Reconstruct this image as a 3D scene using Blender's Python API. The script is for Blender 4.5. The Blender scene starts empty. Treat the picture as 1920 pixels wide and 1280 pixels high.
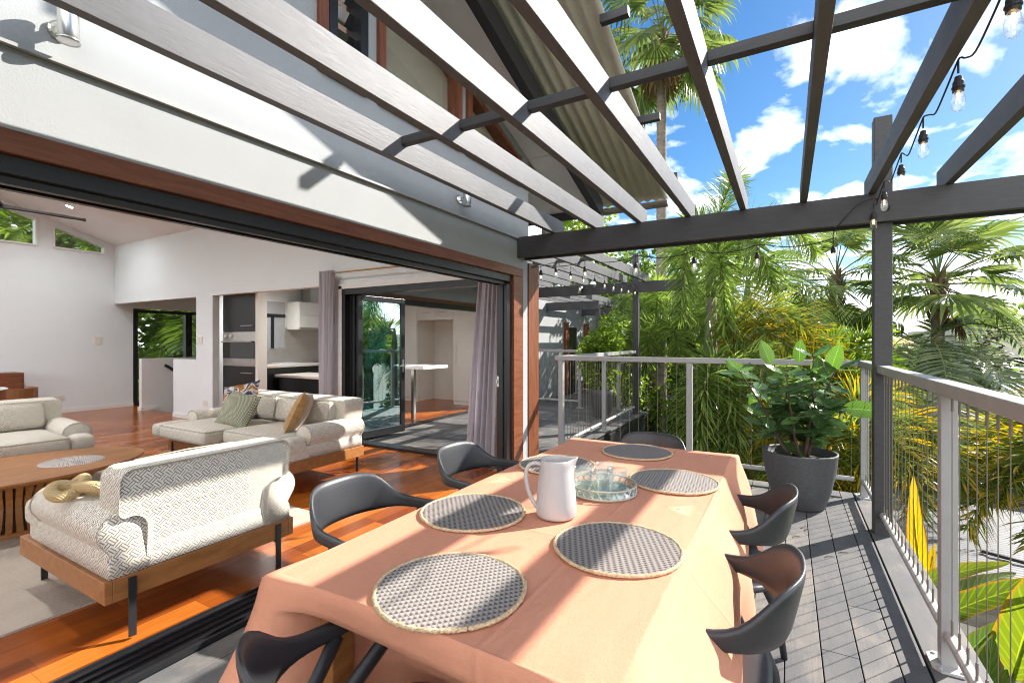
import bpy, math, random
from mathutils import Vector, Matrix
R = math.radians
PI = math.pi
SC = bpy.context.scene
COL = SC.collection

# ------------------------------------------------------------------ camera
CAM_H = 1.33
cam_d = bpy.data.cameras.new("camera"); cam = bpy.data.objects.new("camera", cam_d); COL.objects.link(cam)
cam.location = (0, 0, CAM_H)
cam.rotation_euler = (R(90), 0, math.atan(516 / 900))
cam_d.sensor_width = 36; cam_d.lens = 36 * 900 / 1920
cam_d.clip_start = 0.02; cam_d.clip_end = 2000
SC.camera = cam

# ------------------------------------------------------------------ light
SUN_TO = Vector((0.85, 1.13, 1.0)).normalized()          # towards the sun
SUN_EL = math.asin(SUN_TO.z)
SUN_AZ = math.atan2(SUN_TO.x, SUN_TO.y)                 # clockwise from +Y
sun_d = bpy.data.lights.new("sun", 'SUN'); sun_d.energy = 4.7; sun_d.angle = R(0.53); sun_d.color = (1.0, 0.945, 0.87)
sun = bpy.data.objects.new("sun", sun_d); COL.objects.link(sun)
sun.rotation_euler = (-SUN_TO).to_track_quat('-Z', 'Y').to_euler()
W = bpy.data.worlds.new("World"); SC.world = W; W.use_nodes = True


def world():
    nt = W.node_tree; n = nt.nodes; l = nt.links
    n.clear()
    out = n.new("ShaderNodeOutputWorld"); bg = n.new("ShaderNodeBackground")
    sky = n.new("ShaderNodeTexSky"); sky.sky_type = 'NISHITA'; sky.sun_disc = False
    sky.sun_elevation = SUN_EL; sky.sun_rotation = SUN_AZ
    sky.air_density = 1.0; sky.dust_density = 0.3; sky.ozone_density = 2.0
    hs = n.new("ShaderNodeHueSaturation"); hs.inputs['Saturation'].default_value = 1.34; hs.inputs['Value'].default_value = 0.45
    l.new(sky.outputs[0], hs.inputs['Color'])
    tc = n.new("ShaderNodeTexCoord")
    sep = n.new("ShaderNodeSeparateXYZ"); l.new(tc.outputs['Generated'], sep.inputs[0])
    ad = n.new("ShaderNodeMath"); ad.operation = 'ADD'; ad.inputs[1].default_value = 0.16
    mx = n.new("ShaderNodeMath"); mx.operation = 'MAXIMUM'; mx.inputs[1].default_value = 0.0
    l.new(sep.outputs[2], mx.inputs[0]); l.new(mx.outputs[0], ad.inputs[0])
    dx = n.new("ShaderNodeMath"); dx.operation = 'DIVIDE'; dy = n.new("ShaderNodeMath"); dy.operation = 'DIVIDE'
    l.new(sep.outputs[0], dx.inputs[0]); l.new(ad.outputs[0], dx.inputs[1])
    l.new(sep.outputs[1], dy.inputs[0]); l.new(ad.outputs[0], dy.inputs[1])
    cb = n.new("ShaderNodeCombineXYZ"); l.new(dx.outputs[0], cb.inputs[0]); l.new(dy.outputs[0], cb.inputs[1])
    no = n.new("ShaderNodeTexNoise"); no.inputs['Scale'].default_value = 3.6; no.inputs['Detail'].default_value = 9
    no.inputs['Roughness'].default_value = 0.54; no.inputs['Distortion'].default_value = 0.25
    mp = n.new("ShaderNodeMapping"); mp.inputs['Location'].default_value = (3.1, 1.7, 0.0); mp.inputs['Scale'].default_value = (1.0, 0.8, 1)
    l.new(cb.outputs[0], mp.inputs[0]); l.new(mp.outputs[0], no.inputs['Vector'])
    # more cloud low down in the sky
    lo = n.new("ShaderNodeMapRange"); lo.inputs['From Min'].default_value = 0.0; lo.inputs['From Max'].default_value = 0.42
    lo.inputs['To Min'].default_value = 0.17; lo.inputs['To Max'].default_value = 0.0
    l.new(sep.outputs[2], lo.inputs[0])
    # ... and on the side of the sun
    sx = n.new("ShaderNodeMapRange"); sx.inputs['From Min'].default_value = 0.2; sx.inputs['From Max'].default_value = 0.75
    sx.inputs['To Min'].default_value = 0.0; sx.inputs['To Max'].default_value = 0.035
    l.new(sep.outputs[0], sx.inputs[0])
    a1 = n.new("ShaderNodeMath"); a1.operation = 'ADD'; l.new(no.outputs['Fac'], a1.inputs[0]); l.new(lo.outputs[0], a1.inputs[1])
    a2 = n.new("ShaderNodeMath"); a2.operation = 'ADD'; l.new(a1.outputs[0], a2.inputs[0]); l.new(sx.outputs[0], a2.inputs[1])
    # cloud bank added behind the camera, out of view, for more fill light
    bk = n.new("ShaderNodeMapRange"); bk.inputs['From Min'].default_value = -0.05; bk.inputs['From Max'].default_value = -0.5
    bk.inputs['To Min'].default_value = 0.0; bk.inputs['To Max'].default_value = 0.22
    l.new(sep.outputs[1], bk.inputs[0])
    a3 = n.new("ShaderNodeMath"); a3.operation = 'ADD'; l.new(a2.outputs[0], a3.inputs[0]); l.new(bk.outputs[0], a3.inputs[1]); a2 = a3
    rp = n.new("ShaderNodeValToRGB"); rp.color_ramp.elements[0].position = 0.545; rp.color_ramp.elements[1].position = 0.74
    rp.color_ramp.elements[0].color = (0, 0, 0, 1); rp.color_ramp.elements[1].color = (1, 1, 1, 1)
    l.new(a2.outputs[0], rp.inputs[0])
    mix = n.new("ShaderNodeMixRGB"); l.new(rp.outputs[0], mix.inputs[0]); l.new(hs.outputs[0], mix.inputs[1])
    mix.inputs[2].default_value = (8.0, 8.15, 8.4, 1)
    l.new(mix.outputs[0], bg.inputs[0]); bg.inputs[1].default_value = 0.15
    l.new(bg.outputs[0], out.inputs[0])


world()
SC.view_settings.view_transform = 'Standard'; SC.view_settings.look = 'None'
SC.view_settings.exposure = 1.3; SC.view_settings.gamma = 1.0; SC.view_settings.use_curve_mapping = False
SC.render.engine = 'CYCLES'
cy = SC.cycles
cy.max_bounces = 10; cy.diffuse_bounces = 6; cy.glossy_bounces = 5; cy.transmission_bounces = 8; cy.transparent_max_bounces = 12
cy.use_denoising = True
try: cy.denoising_prefilter = 'FAST'
except Exception: pass
cy.pixel_filter_type = 'BLACKMAN_HARRIS'; cy.filter_width = 1.05
try: cy.denoiser = 'OPENIMAGEDENOISE'
except Exception: pass
cy.sample_clamp_indirect = 6.0; cy.caustics_reflective = False; cy.caustics_refractive = False

# ------------------------------------------------------------------ materials
MATS = {}


class NT:
    """small helper to write node trees"""
    def __init__(self, name):
        self.m = bpy.data.materials.new(name); self.m.use_nodes = True
        self.nt = self.m.node_tree; self.b = self.nt.nodes["Principled BSDF"]; self.out = self.nt.nodes["Material Output"]

    def n(self, t, **kw):
        x = self.nt.nodes.new(t)
        for k, v in kw.items(): setattr(x, k, v)
        return x

    def l(self, a, b): self.nt.links.new(a, b)

    def val(self, node, **kw):
        for k, v in kw.items(): node.inputs[k].default_value = v
        return node

    def math(self, op, a, b=None, c=None):
        x = self.n("ShaderNodeMath", operation=op)
        for i, q in enumerate((a, b, c)):
            if q is None: continue
            if isinstance(q, (int, float)): x.inputs[i].default_value = q
            else: self.l(q, x.inputs[i])
        return x.outputs[0]

    def coord(self, kind='Object'): return self.n("ShaderNodeTexCoord").outputs[kind]

    def uv(self): return self.n("ShaderNodeTexCoord").outputs['UV']

    def map(self, vec, loc=(0, 0, 0), rot=(0, 0, 0), scale=(1, 1, 1)):
        m = self.n("ShaderNodeMapping"); m.inputs[1].default_value = loc; m.inputs[2].default_value = rot; m.inputs[3].default_value = scale
        self.l(vec, m.inputs[0]); return m.outputs[0]

    def noise(self, vec, scale=5, detail=4, rough=0.5, dist=0.0):
        x = self.n("ShaderNodeTexNoise"); self.l(vec, x.inputs['Vector'])
        x.inputs['Scale'].default_value = scale; x.inputs['Detail'].default_value = detail
        x.inputs['Roughness'].default_value = rough; x.inputs['Distortion'].default_value = dist
        return x.outputs['Fac']

    def ramp(self, fac, stops):
        r = self.n("ShaderNodeValToRGB"); cr = r.color_ramp
        while len(cr.elements) < len(stops): cr.elements.new(0.5)
        for e, (p, c) in zip(cr.elements, stops):
            e.position = p; e.color = (*c, 1) if len(c) == 3 else c
        self.l(fac, r.inputs[0]); return r.outputs[0]

    def mix(self, fac, a, b, mode='MIX'):
        x = self.n("ShaderNodeMixRGB", blend_type=mode)
        for i, q in enumerate((fac, a, b)):
            if isinstance(q, (int, float)): x.inputs[i].default_value = q
            elif isinstance(q, tuple): x.inputs[i].default_value = (*q, 1)
            else: self.l(q, x.inputs[i])
        return x.outputs[0]

    def bump(self, h, strength=0.3, dist=0.01):
        b = self.n("ShaderNodeBump"); b.inputs['Strength'].default_value = strength; b.inputs['Distance'].default_value = dist
        self.l(h, b.inputs['Height']); self.l(b.outputs[0], self.b.inputs['Normal'])

    def base(self, c):
        if isinstance(c, tuple): self.b.inputs['Base Color'].default_value = (*c, 1)
        else: self.l(c, self.b.inputs['Base Color'])

    def rough(self, r, spec=None):
        if isinstance(r, (int, float)): self.b.inputs['Roughness'].default_value = r
        else: self.l(r, self.b.inputs['Roughness'])
        if spec is not None: self.b.inputs['Specular IOR Level'].default_value = spec


def paint(name, col, rough=0.5, var=0.08, scale=6, bump=0.0, bscale=200, spec=0.5, metal=0.0):
    t = NT(name); v = t.coord()
    f = t.noise(v, scale, 5, 0.6)
    dark = tuple(c * (1 - var) for c in col); lite = tuple(min(1, c * (1 + var)) for c in col)
    t.base(t.ramp(f, [(0.3, dark), (0.7, lite)])); t.rough(rough, spec); t.b.inputs['Metallic'].default_value = metal
    if bump: t.bump(t.noise(v, bscale, 3, 0.6), bump, 0.004)
    MATS[name] = t.m; return t.m


def wood(name, c1, c2, rough=0.4, along=(1, 12, 12), scale=3, bump=0.15, vec='Object'):
    t = NT(name); v = t.map(t.coord(vec), scale=along)
    f = t.noise(v, scale, 7, 0.62, 0.8)
    f2 = t.noise(v, scale * 6, 3, 0.5)
    g = t.math('ADD', t.math('MULTIPLY', f, 0.75), t.math('MULTIPLY', f2, 0.25))
    t.base(t.ramp(g, [(0.33, c1), (0.68, c2)])); t.rough(rough); t.bump(g, bump, 0.004)
    MATS[name] = t.m; return t.m


def leafmat(name, stops, trans=0.35, rough=0.35, tip=None, tipat=0.6, veins=False, edge=None):
    """foliage: colour varies per leaf; UV.x runs along the leaf"""
    t = NT(name)
    g = t.n("ShaderNodeNewGeometry"); rnd = g.outputs['Random Per Island']
    big = t.noise(t.coord(), 1.1, 3, 0.6)
    f = t.math('ADD', t.math('MULTIPLY', rnd, 0.6), t.math('MULTIPLY', big, 0.4))
    c = t.ramp(f, stops)
    if tip:
        sx = t.n("ShaderNodeSeparateXYZ"); t.l(t.uv(), sx.inputs[0])
        q = t.math('ADD', sx.outputs[0], t.math('MULTIPLY', t.math('SUBTRACT', rnd, 0.5), 0.9))
        k = t.ramp(q, [(tipat - 0.08, (0, 0, 0)), (tipat + 0.12, (1, 1, 1))])
        c = t.mix(k, c, tip)
    if veins:
        sv = t.n("ShaderNodeSeparateXYZ"); t.l(t.uv(), sv.inputs[0])
        ac = t.math('ABSOLUTE', t.math('SUBTRACT', sv.outputs[1], 0.5))
        wv = t.math('SINE', t.math('ADD', t.math('MULTIPLY', sv.outputs[0], 75.0), t.math('MULTIPLY', ac, -26.0)))
        k = t.math('MULTIPLY', t.math('GREATER_THAN', wv, 0.72), 0.28)
        c = t.mix(k, c, tuple(min(1, q * 1.9) for q in stops[-1][1]))
        c = t.mix(t.math('MULTIPLY', t.math('LESS_THAN', ac, 0.022), 0.6), c, tuple(min(1, q * 2.2) for q in stops[-1][1]))
        bl = t.noise(t.coord(), 30, 4, 0.7); c = t.mix(t.ramp(bl, [(0.62, (0, 0, 0)), (0.74, (0.5, 0.5, 0.5))]), c, (0.16, 0.13, 0.03))
        if edge: c = t.mix(t.ramp(ac, [(0.40, (0, 0, 0)), (0.5, (1, 1, 1))]), c, edge)
        t.bump(wv, 0.15, 0.004)
    t.base(c); t.rough(rough, 0.45)
    tr = t.n("ShaderNodeBsdfTranslucent")
    bright = t.n("ShaderNodeHueSaturation"); bright.inputs['Saturation'].default_value = 1.1; bright.inputs['Value'].default_value = 2.1
    t.l(c, bright.inputs['Color']); t.l(bright.outputs[0], tr.inputs[0])
    ms = t.n("ShaderNodeMixShader"); ms.inputs[0].default_value = trans
    t.l(t.b.outputs[0], ms.inputs[1]); t.l(tr.outputs[0], ms.inputs[2]); t.l(ms.outputs[0], t.out.inputs[0])
    MATS[name] = t.m; return t.m


paint('render', (0.36, 0.375, 0.38), 0.75, 0.03, 3, 0.35, 170, 0.3)
paint('white_wall', (0.74, 0.785, 0.80), 0.6, 0.015, 2, 0.05, 300, 0.3)
paint('ceiling', (0.76, 0.79, 0.80), 0.7, 0.01, 2, 0.0, 1, 0.2)
paint('trim_white', (0.78, 0.78, 0.76), 0.4, 0.02)
paint('soffit', (0.80, 0.80, 0.80), 0.7, 0.03)
paint('black_frame', (0.013, 0.014, 0.016), 0.32, 0.1)
paint('rail_grey', (0.36, 0.355, 0.35), 0.42, 0.05, 9, 0.03, 400)
paint('pipe_grey', (0.46, 0.46, 0.45), 0.4, 0.08, 9)
paint('rubber_black', (0.015, 0.015, 0.017), 0.5, 0.1)
paint('chair_plastic', (0.030, 0.032, 0.036), 0.42, 0.08, 20, 0.08, 700)
paint('steel', (0.62, 0.61, 0.58), 0.28, 0.05, 12, metal=1.0)
paint('wire_steel', (0.17, 0.145, 0.115), 0.55, 0.05, metal=0.0)
paint('bracket_black', (0.02, 0.02, 0.022), 0.4)
paint('brass', (0.42, 0.27, 0.10), 0.35, 0.1, metal=0.9)
paint('cabinet_black', (0.014, 0.016, 0.018), 0.35, 0.1)
paint('cabinet_white', (0.72, 0.69, 0.62), 0.4, 0.02)
paint('benchtop', (0.70, 0.62, 0.54), 0.35, 0.05, 30)
paint('pot_grey', (0.075, 0.078, 0.082), 0.6, 0.25, 60, 0.15, 250)
paint('soil', (0.05, 0.035, 0.025), 0.9, 0.4, 40, 0.8, 60)
paint('ceramic', (0.47, 0.45, 0.44), 0.32, 0.03)
paint('concrete', (0.24, 0.23, 0.21), 0.85, 0.3, 5, 0.4, 60)
paint('neighbour_wall', (0.60, 0.57, 0.49), 0.8, 0.06, 2, 0.2, 60)
paint('switch_plate', (0.70, 0.68, 0.60), 0.35, 0.02)
paint('marble', (0.62, 0.66, 0.68), 0.25, 0.08, 8)
paint('stair_wall', (0.74, 0.74, 0.73), 0.6, 0.02)
paint('leather_tan', (0.24, 0.10, 0.03), 0.45, 0.1)
paint('blind_beige', (0.40, 0.325, 0.26), 0.8, 0.05, 4)
paint('sheer_white', (0.75, 0.75, 0.75), 0.8, 0.02)
wood('merbau', (0.115, 0.034, 0.014), (0.25, 0.082, 0.034), 0.42, (14, 14, 1.2), 2.2)
wood('merbau_long', (0.115, 0.034, 0.014), (0.25, 0.082, 0.034), 0.42, (14, 1.2, 14), 2.2)
wood('oak', (0.25, 0.095, 0.026), (0.42, 0.175, 0.052), 0.45, (14, 2, 14), 2.0)
wood('table_oak', (0.24, 0.092, 0.023), (0.43, 0.178, 0.048), 0.5, (10, 1.5, 10), 1.6)
wood('trunk', (0.10, 0.08, 0.06), (0.26, 0.22, 0.17), 0.9, (3, 3, 14), 1.4, 0.7)
wood('grey_timber', (0.10, 0.09, 0.075), (0.26, 0.24, 0.20), 0.85, (2, 14, 14), 1.6, 0.5)


def m_pergola():
    t = NT('pergola_paint'); v = t.map(t.coord(), scale=(10, 1.0, 10))
    v2 = t.coord()
    f = t.noise(v, 9, 6, 0.7, 0.3); g = t.noise(v2, 4, 5, 0.6)
    t.base(t.ramp(t.math('ADD', t.math('MULTIPLY', f, 0.5), t.math('MULTIPLY', g, 0.5)), [(0.22, (0.075, 0.073, 0.072)), (0.45, (0.118, 0.118, 0.124)), (0.75, (0.16, 0.16, 0.166))]))
    t.rough(t.math('ADD', t.math('MULTIPLY', f, 0.22), 0.42), 0.30); t.bump(f, 0.4, 0.004)
    MATS['pergola_paint'] = t.m
    t = NT('beam_paint'); v = t.map(t.coord(), scale=(1.0, 10, 10))
    f = t.noise(v, 9, 6, 0.7, 0.3)
    t.base(t.ramp(f, [(0.25, (0.030, 0.029, 0.030)), (0.72, (0.058, 0.057, 0.060))])); t.rough(0.5, 0.5); t.bump(f, 0.2, 0.002)
    MATS['beam_paint'] = t.m


def m_floor():
    t = NT('jarrah_floor')
    sx = t.n("ShaderNodeSeparateXYZ"); t.l(t.coord(), sx.inputs[0])
    bw = 0.132
    row = t.math('FLOOR', t.math('DIVIDE', sx.outputs[0], bw))
    wn = t.n("ShaderNodeTexWhiteNoise", noise_dimensions='1D'); t.l(row, wn.inputs['W'])
    yy = t.math('ADD', sx.outputs[1], t.math('MULTIPLY', wn.outputs[0], 3.0))
    seg = t.math('FLOOR', t.math('DIVIDE', yy, 0.62))
    cb = t.n("ShaderNodeCombineXYZ"); t.l(row, cb.inputs[0]); t.l(seg, cb.inputs[1])
    w2 = t.n("ShaderNodeTexWhiteNoise", noise_dimensions='2D'); t.l(cb.outputs[0], w2.inputs['Vector'])
    off = t.n("ShaderNodeVectorMath", operation='ADD')
    sc = t.n("ShaderNodeVectorMath", operation='SCALE'); t.l(w2.outputs['Color'], sc.inputs[0]); sc.inputs['Scale'].default_value = 9
    t.l(t.map(t.coord(), scale=(16, 1.6, 1)), off.inputs[0]); t.l(sc.outputs[0], off.inputs[1])
    g = t.noise(off.outputs[0], 1.6, 6, 0.6, 1.2)
    f = t.math('ADD', t.math('MULTIPLY', w2.outputs['Value'], 0.62), t.math('MULTIPLY', g, 0.38))
    c = t.ramp(f, [(0.15, (0.17, 0.036, 0.007)), (0.45, (0.31, 0.074, 0.010)), (0.72, (0.41, 0.115, 0.015)), (0.95, (0.50, 0.175, 0.03))])
    fx = t.math('FRACT', t.math('DIVIDE', sx.outputs[0], bw)); fy = t.math('FRACT', t.math('DIVIDE', yy, 0.62))
    e1 = t.math('LESS_THAN', fx, 0.012); e2 = t.math('LESS_THAN', fy, 0.003)
    e = t.math('MAXIMUM', e1, e2)
    c = t.mix(t.math('MULTIPLY', e, 0.7), c, (0.03, 0.01, 0.004))
    t.base(c); t.rough(t.math('ADD', t.math('MULTIPLY', g, 0.10), 0.16), 0.32)
    t.bump(t.math('SUBTRACT', t.math('MULTIPLY', g, 0.05), e), 0.08, 0.002)
    MATS['jarrah_floor'] = t.m


def m_deck():
    t = NT('deck_board'); g = t.n("ShaderNodeNewGeometry"); rnd = g.outputs['Random Per Island']
    v = t.coord()
    a = t.noise(t.map(v, scale=(1.5, 0.8, 1)), 3.2, 7, 0.62, 0.4)
    b = t.noise(t.map(v, scale=(60, 3, 1)), 2, 4, 0.6)
    f = t.math('ADD', t.math('ADD', t.math('MULTIPLY', a, 0.70), t.math('MULTIPLY', b, 0.14)), t.math('MULTIPLY', rnd, 0.16))
    c = t.ramp(f, [(0.28, (0.068, 0.072, 0.080)), (0.50, (0.118, 0.116, 0.116)), (0.74, (0.275, 0.235, 0.195))])
    tint = t.noise(v, 1.3, 4, 0.6)
    c = t.mix(t.ramp(tint, [(0.55, (0, 0, 0)), (0.75, (0.35, 0.35, 0.35))]), c, (0.22, 0.21, 0.16))
    t.base(c); t.rough(t.math('ADD', t.math('MULTIPLY', a, 0.3), 0.52), 0.3)
    t.bump(t.math('ADD', t.math('MULTIPLY', b, 0.6), t.noise(v, 90, 4, 0.7)), 0.25, 0.002)
    MATS['deck_board'] = t.m


def weave_fac(t, vec, cell, stripes=3, duty=0.62, rot=R(45)):
    """basket weave: checker of cells with stripes turned 90 degrees"""
    v = t.map(vec, rot=(0, 0, rot), scale=(1 / cell, 1 / cell, 1))
    s = t.n("ShaderNodeSeparateXYZ"); t.l(v, s.inputs[0])
    fx = t.math('FLOOR', s.outputs[0]); fy = t.math('FLOOR', s.outputs[1])
    par = t.math('FRACT', t.math('MULTIPLY', t.math('ADD', fx, fy), 0.5))
    par = t.math('GREATER_THAN', par, 0.25)
    sx = t.math('FRACT', t.math('MULTIPLY', s.outputs[0], stripes)); sy = t.math('FRACT', t.math('MULTIPLY', s.outputs[1], stripes))
    a = t.math('LESS_THAN', sx, duty); b = t.math('LESS_THAN', sy, duty)
    return t.math('ADD', t.math('MULTIPLY', a, par), t.math('MULTIPLY', b, t.math('SUBTRACT', 1.0, par)))


def m_fabrics():
    t = NT('weave_fabric'); f = weave_fac(t, t.uv(), 0.030, 2.5, 0.64)
    n = t.noise(t.uv(), 900, 2, 0.5)
    c = t.mix(f, (0.27, 0.24, 0.195), (0.73, 0.68, 0.585))
    t.base(c); t.rough(0.9, 0.2); t.bump(t.math('ADD', f, t.math('MULTIPLY', n, 0.4)), 0.25, 0.002)
    t.b.inputs['Sheen Weight'].default_value = 0.1
    MATS['weave_fabric'] = t.m
    t = NT('piping'); t.base((0.42, 0.38, 0.32)); t.rough(0.9, 0.2); MATS['piping'] = t.m
    # linen table cloth
    t = NT('terracotta_linen'); v = t.coord()
    wa = t.noise(t.map(v, scale=(1, 5, 5)), 70, 3, 0.7); wb = t.noise(t.map(v, scale=(5, 1, 5)), 70, 3, 0.7)
    slub = t.noise(t.map(v, scale=(1.5, 30, 30)), 7, 3, 0.6); big = t.noise(v, 3, 4, 0.5)
    f = t.math('ADD', t.math('MULTIPLY', t.math('ADD', wa, wb), 0.34), t.math('ADD', t.math('MULTIPLY', big, 0.26), t.math('MULTIPLY', slub, 0.04)))
    t.base(t.ramp(f, [(0.30, (0.60, 0.255, 0.155)), (0.70, (0.72, 0.335, 0.215))])); t.rough(0.88, 0.15)
    cr = t.noise(t.map(v, rot=(0, 0, 0.35), scale=(2.2, 1.0, 1.5)), 2.0, 3, 0.5, 0.5)
    sv = t.n("ShaderNodeSeparateXYZ"); t.l(v, sv.inputs[0])
    def crease(o, at): return t.math('MAXIMUM', t.math('SUBTRACT', 1.0, t.math('MULTIPLY', t.math('ABSOLUTE', t.math('SUBTRACT', o, at)), 90.0)), 0.0)
    cs = t.math('ADD', t.math('ADD', crease(sv.outputs[0], 0.17), crease(sv.outputs[1], -0.42)), crease(sv.outputs[1], 0.38))
    h = t.math('ADD', t.math('ADD', t.math('MULTIPLY', t.math('ADD', wa, wb), 0.05), cr), t.math('MULTIPLY', cs, 0.10))
    t.bump(h, 0.6, 0.03)
    MATS['terracotta_linen'] = t.m
    # woven place mat
    for nm, sc_, c1, c2 in (('mat_weave', 130, (0.19, 0.155, 0.145), (0.60, 0.54, 0.50)), ('mat_light', 130, (0.22, 0.18, 0.165), (0.70, 0.64, 0.59))):
        t = NT(nm); v = t.uv(); s = t.n("ShaderNodeSeparateXYZ"); t.l(v, s.inputs[0])
        a = t.math('SINE', t.math('MULTIPLY', s.outputs[0], 2 * PI * 62))
        row = t.math('FLOOR', t.math('MULTIPLY', s.outputs[0], 62))
        b = t.math('SINE', t.math('ADD', t.math('MULTIPLY', s.outputs[1], 2 * PI * 85), t.math('MULTIPLY', row, PI)))
        f = t.math('ADD', t.math('MULTIPLY', a, 0.30), t.math('ADD', t.math('MULTIPLY', b, 0.32), 0.48))
        f = t.math('ADD', f, t.math('MULTIPLY', t.math('SUBTRACT', t.noise(v, 260, 3, 0.6), 0.5), 0.6))
        t.base(t.ramp(f, [(0.12, c1), (0.62, c2)])); t.rough(0.8, 0.2); t.bump(f, 0.5, 0.003)
        MATS[nm] = t.m
    t = NT('straw_rope'); v = t.uv()
    f = t.noise(t.map(v, scale=(1, 1, 1)), 120, 3, 0.6)
    t.base(t.ramp(f, [(0.35, (0.42, 0.28, 0.15)), (0.65, (0.74, 0.57, 0.37))])); t.rough(0.85, 0.2); t.bump(f, 0.8, 0.004)
    MATS['straw_rope'] = t.m
    # rug
    t = NT('rug'); f = weave_fac(t, t.uv(), 0.012, 2, 0.6, 0.0); n = t.noise(t.uv(), 8, 4)
    t.base(t.mix(f, (0.34, 0.28, 0.22), t.ramp(n, [(0.3, (0.52, 0.44, 0.36)), (0.7, (0.62, 0.54, 0.45))]))); t.rough(0.95, 0.1); t.bump(f, 0.6, 0.004)
    MATS['rug'] = t.m
    # cushions
    t = NT('cushion_print'); v = t.uv()
    a = t.noise(v, 7.5, 3, 0.5, 1.6)
    c = t.ramp(a, [(0.36, (0.035, 0.045, 0.085)), (0.44, (0.30, 0.27, 0.27)), (0.485, (0.62, 0.56, 0.50)), (0.54, (0.33, 0.14, 0.045)), (0.64, (0.19, 0.075, 0.025))])
    cr = c.node.color_ramp; cr.interpolation = 'CONSTANT'
    t.base(c); t.rough(0.85, 0.2); MATS['cushion_print'] = t.m
    t = NT('cushion_dots'); v = t.map(t.uv(), rot=(0, 0, R(45)), scale=(75, 75, 1)); s = t.n("ShaderNodeSeparateXYZ"); t.l(v, s.inputs[0])
    p = t.math('MULTIPLY', t.math('GREATER_THAN', t.math('FRACT', s.outputs[0]), 0.42), t.math('GREATER_THAN', t.math('FRACT', s.outputs[1]), 0.42))
    t.base(t.mix(p, (0.13, 0.14, 0.075), (0.60, 0.58, 0.48))); t.rough(0.9, 0.2); t.bump(p, 0.5, 0.003); MATS['cushion_dots'] = t.m
    t = NT('gold_velvet'); n = t.noise(t.uv(), 9, 5, 0.6, 1.5)
    t.base(t.ramp(n, [(0.3, (0.27, 0.13, 0.035)), (0.7, (0.46, 0.26, 0.09))])); t.rough(0.6, 0.3); t.b.inputs['Sheen Weight'].default_value = 0.6
    MATS['gold_velvet'] = t.m
    t = NT('yellow_knit'); v = t.uv(); s = t.n("ShaderNodeSeparateXYZ"); t.l(v, s.inputs[0])
    k = t.math('MULTIPLY', t.math('SINE', t.math('MULTIPLY', s.outputs[0], 420)), t.math('SINE', t.math('MULTIPLY', s.outputs[1], 420)))
    t.base(t.ramp(k, [(0.0, (0.60, 0.43, 0.20)), (0.7, (0.85, 0.69, 0.42))])); t.rough(0.9, 0.2); t.bump(k, 0.8, 0.005); MATS['yellow_knit'] = t.m
    for nm, c1, c2 in (('curtain_mauve', (0.54, 0.51, 0.55), (0.69, 0.66, 0.70)),):
        t = NT(nm); v = t.uv(); n = t.noise(t.map(v, scale=(4, 1, 1)), 40, 4, 0.7)
        t.base(t.ramp(n, [(0.3, c1), (0.7, c2)])); t.rough(0.9, 0.15)
        tr = t.n("ShaderNodeBsdfTranslucent"); tr.inputs[0].default_value = (0.55, 0.5, 0.55, 1)
        ms = t.n("ShaderNodeMixShader"); ms.inputs[0].default_value = 0.45
        t.l(t.b.outputs[0], ms.inputs[1]); t.l(tr.outputs[0], ms.inputs[2]); t.l(ms.outputs[0], t.out.inputs[0]); MATS[nm] = t.m


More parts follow.
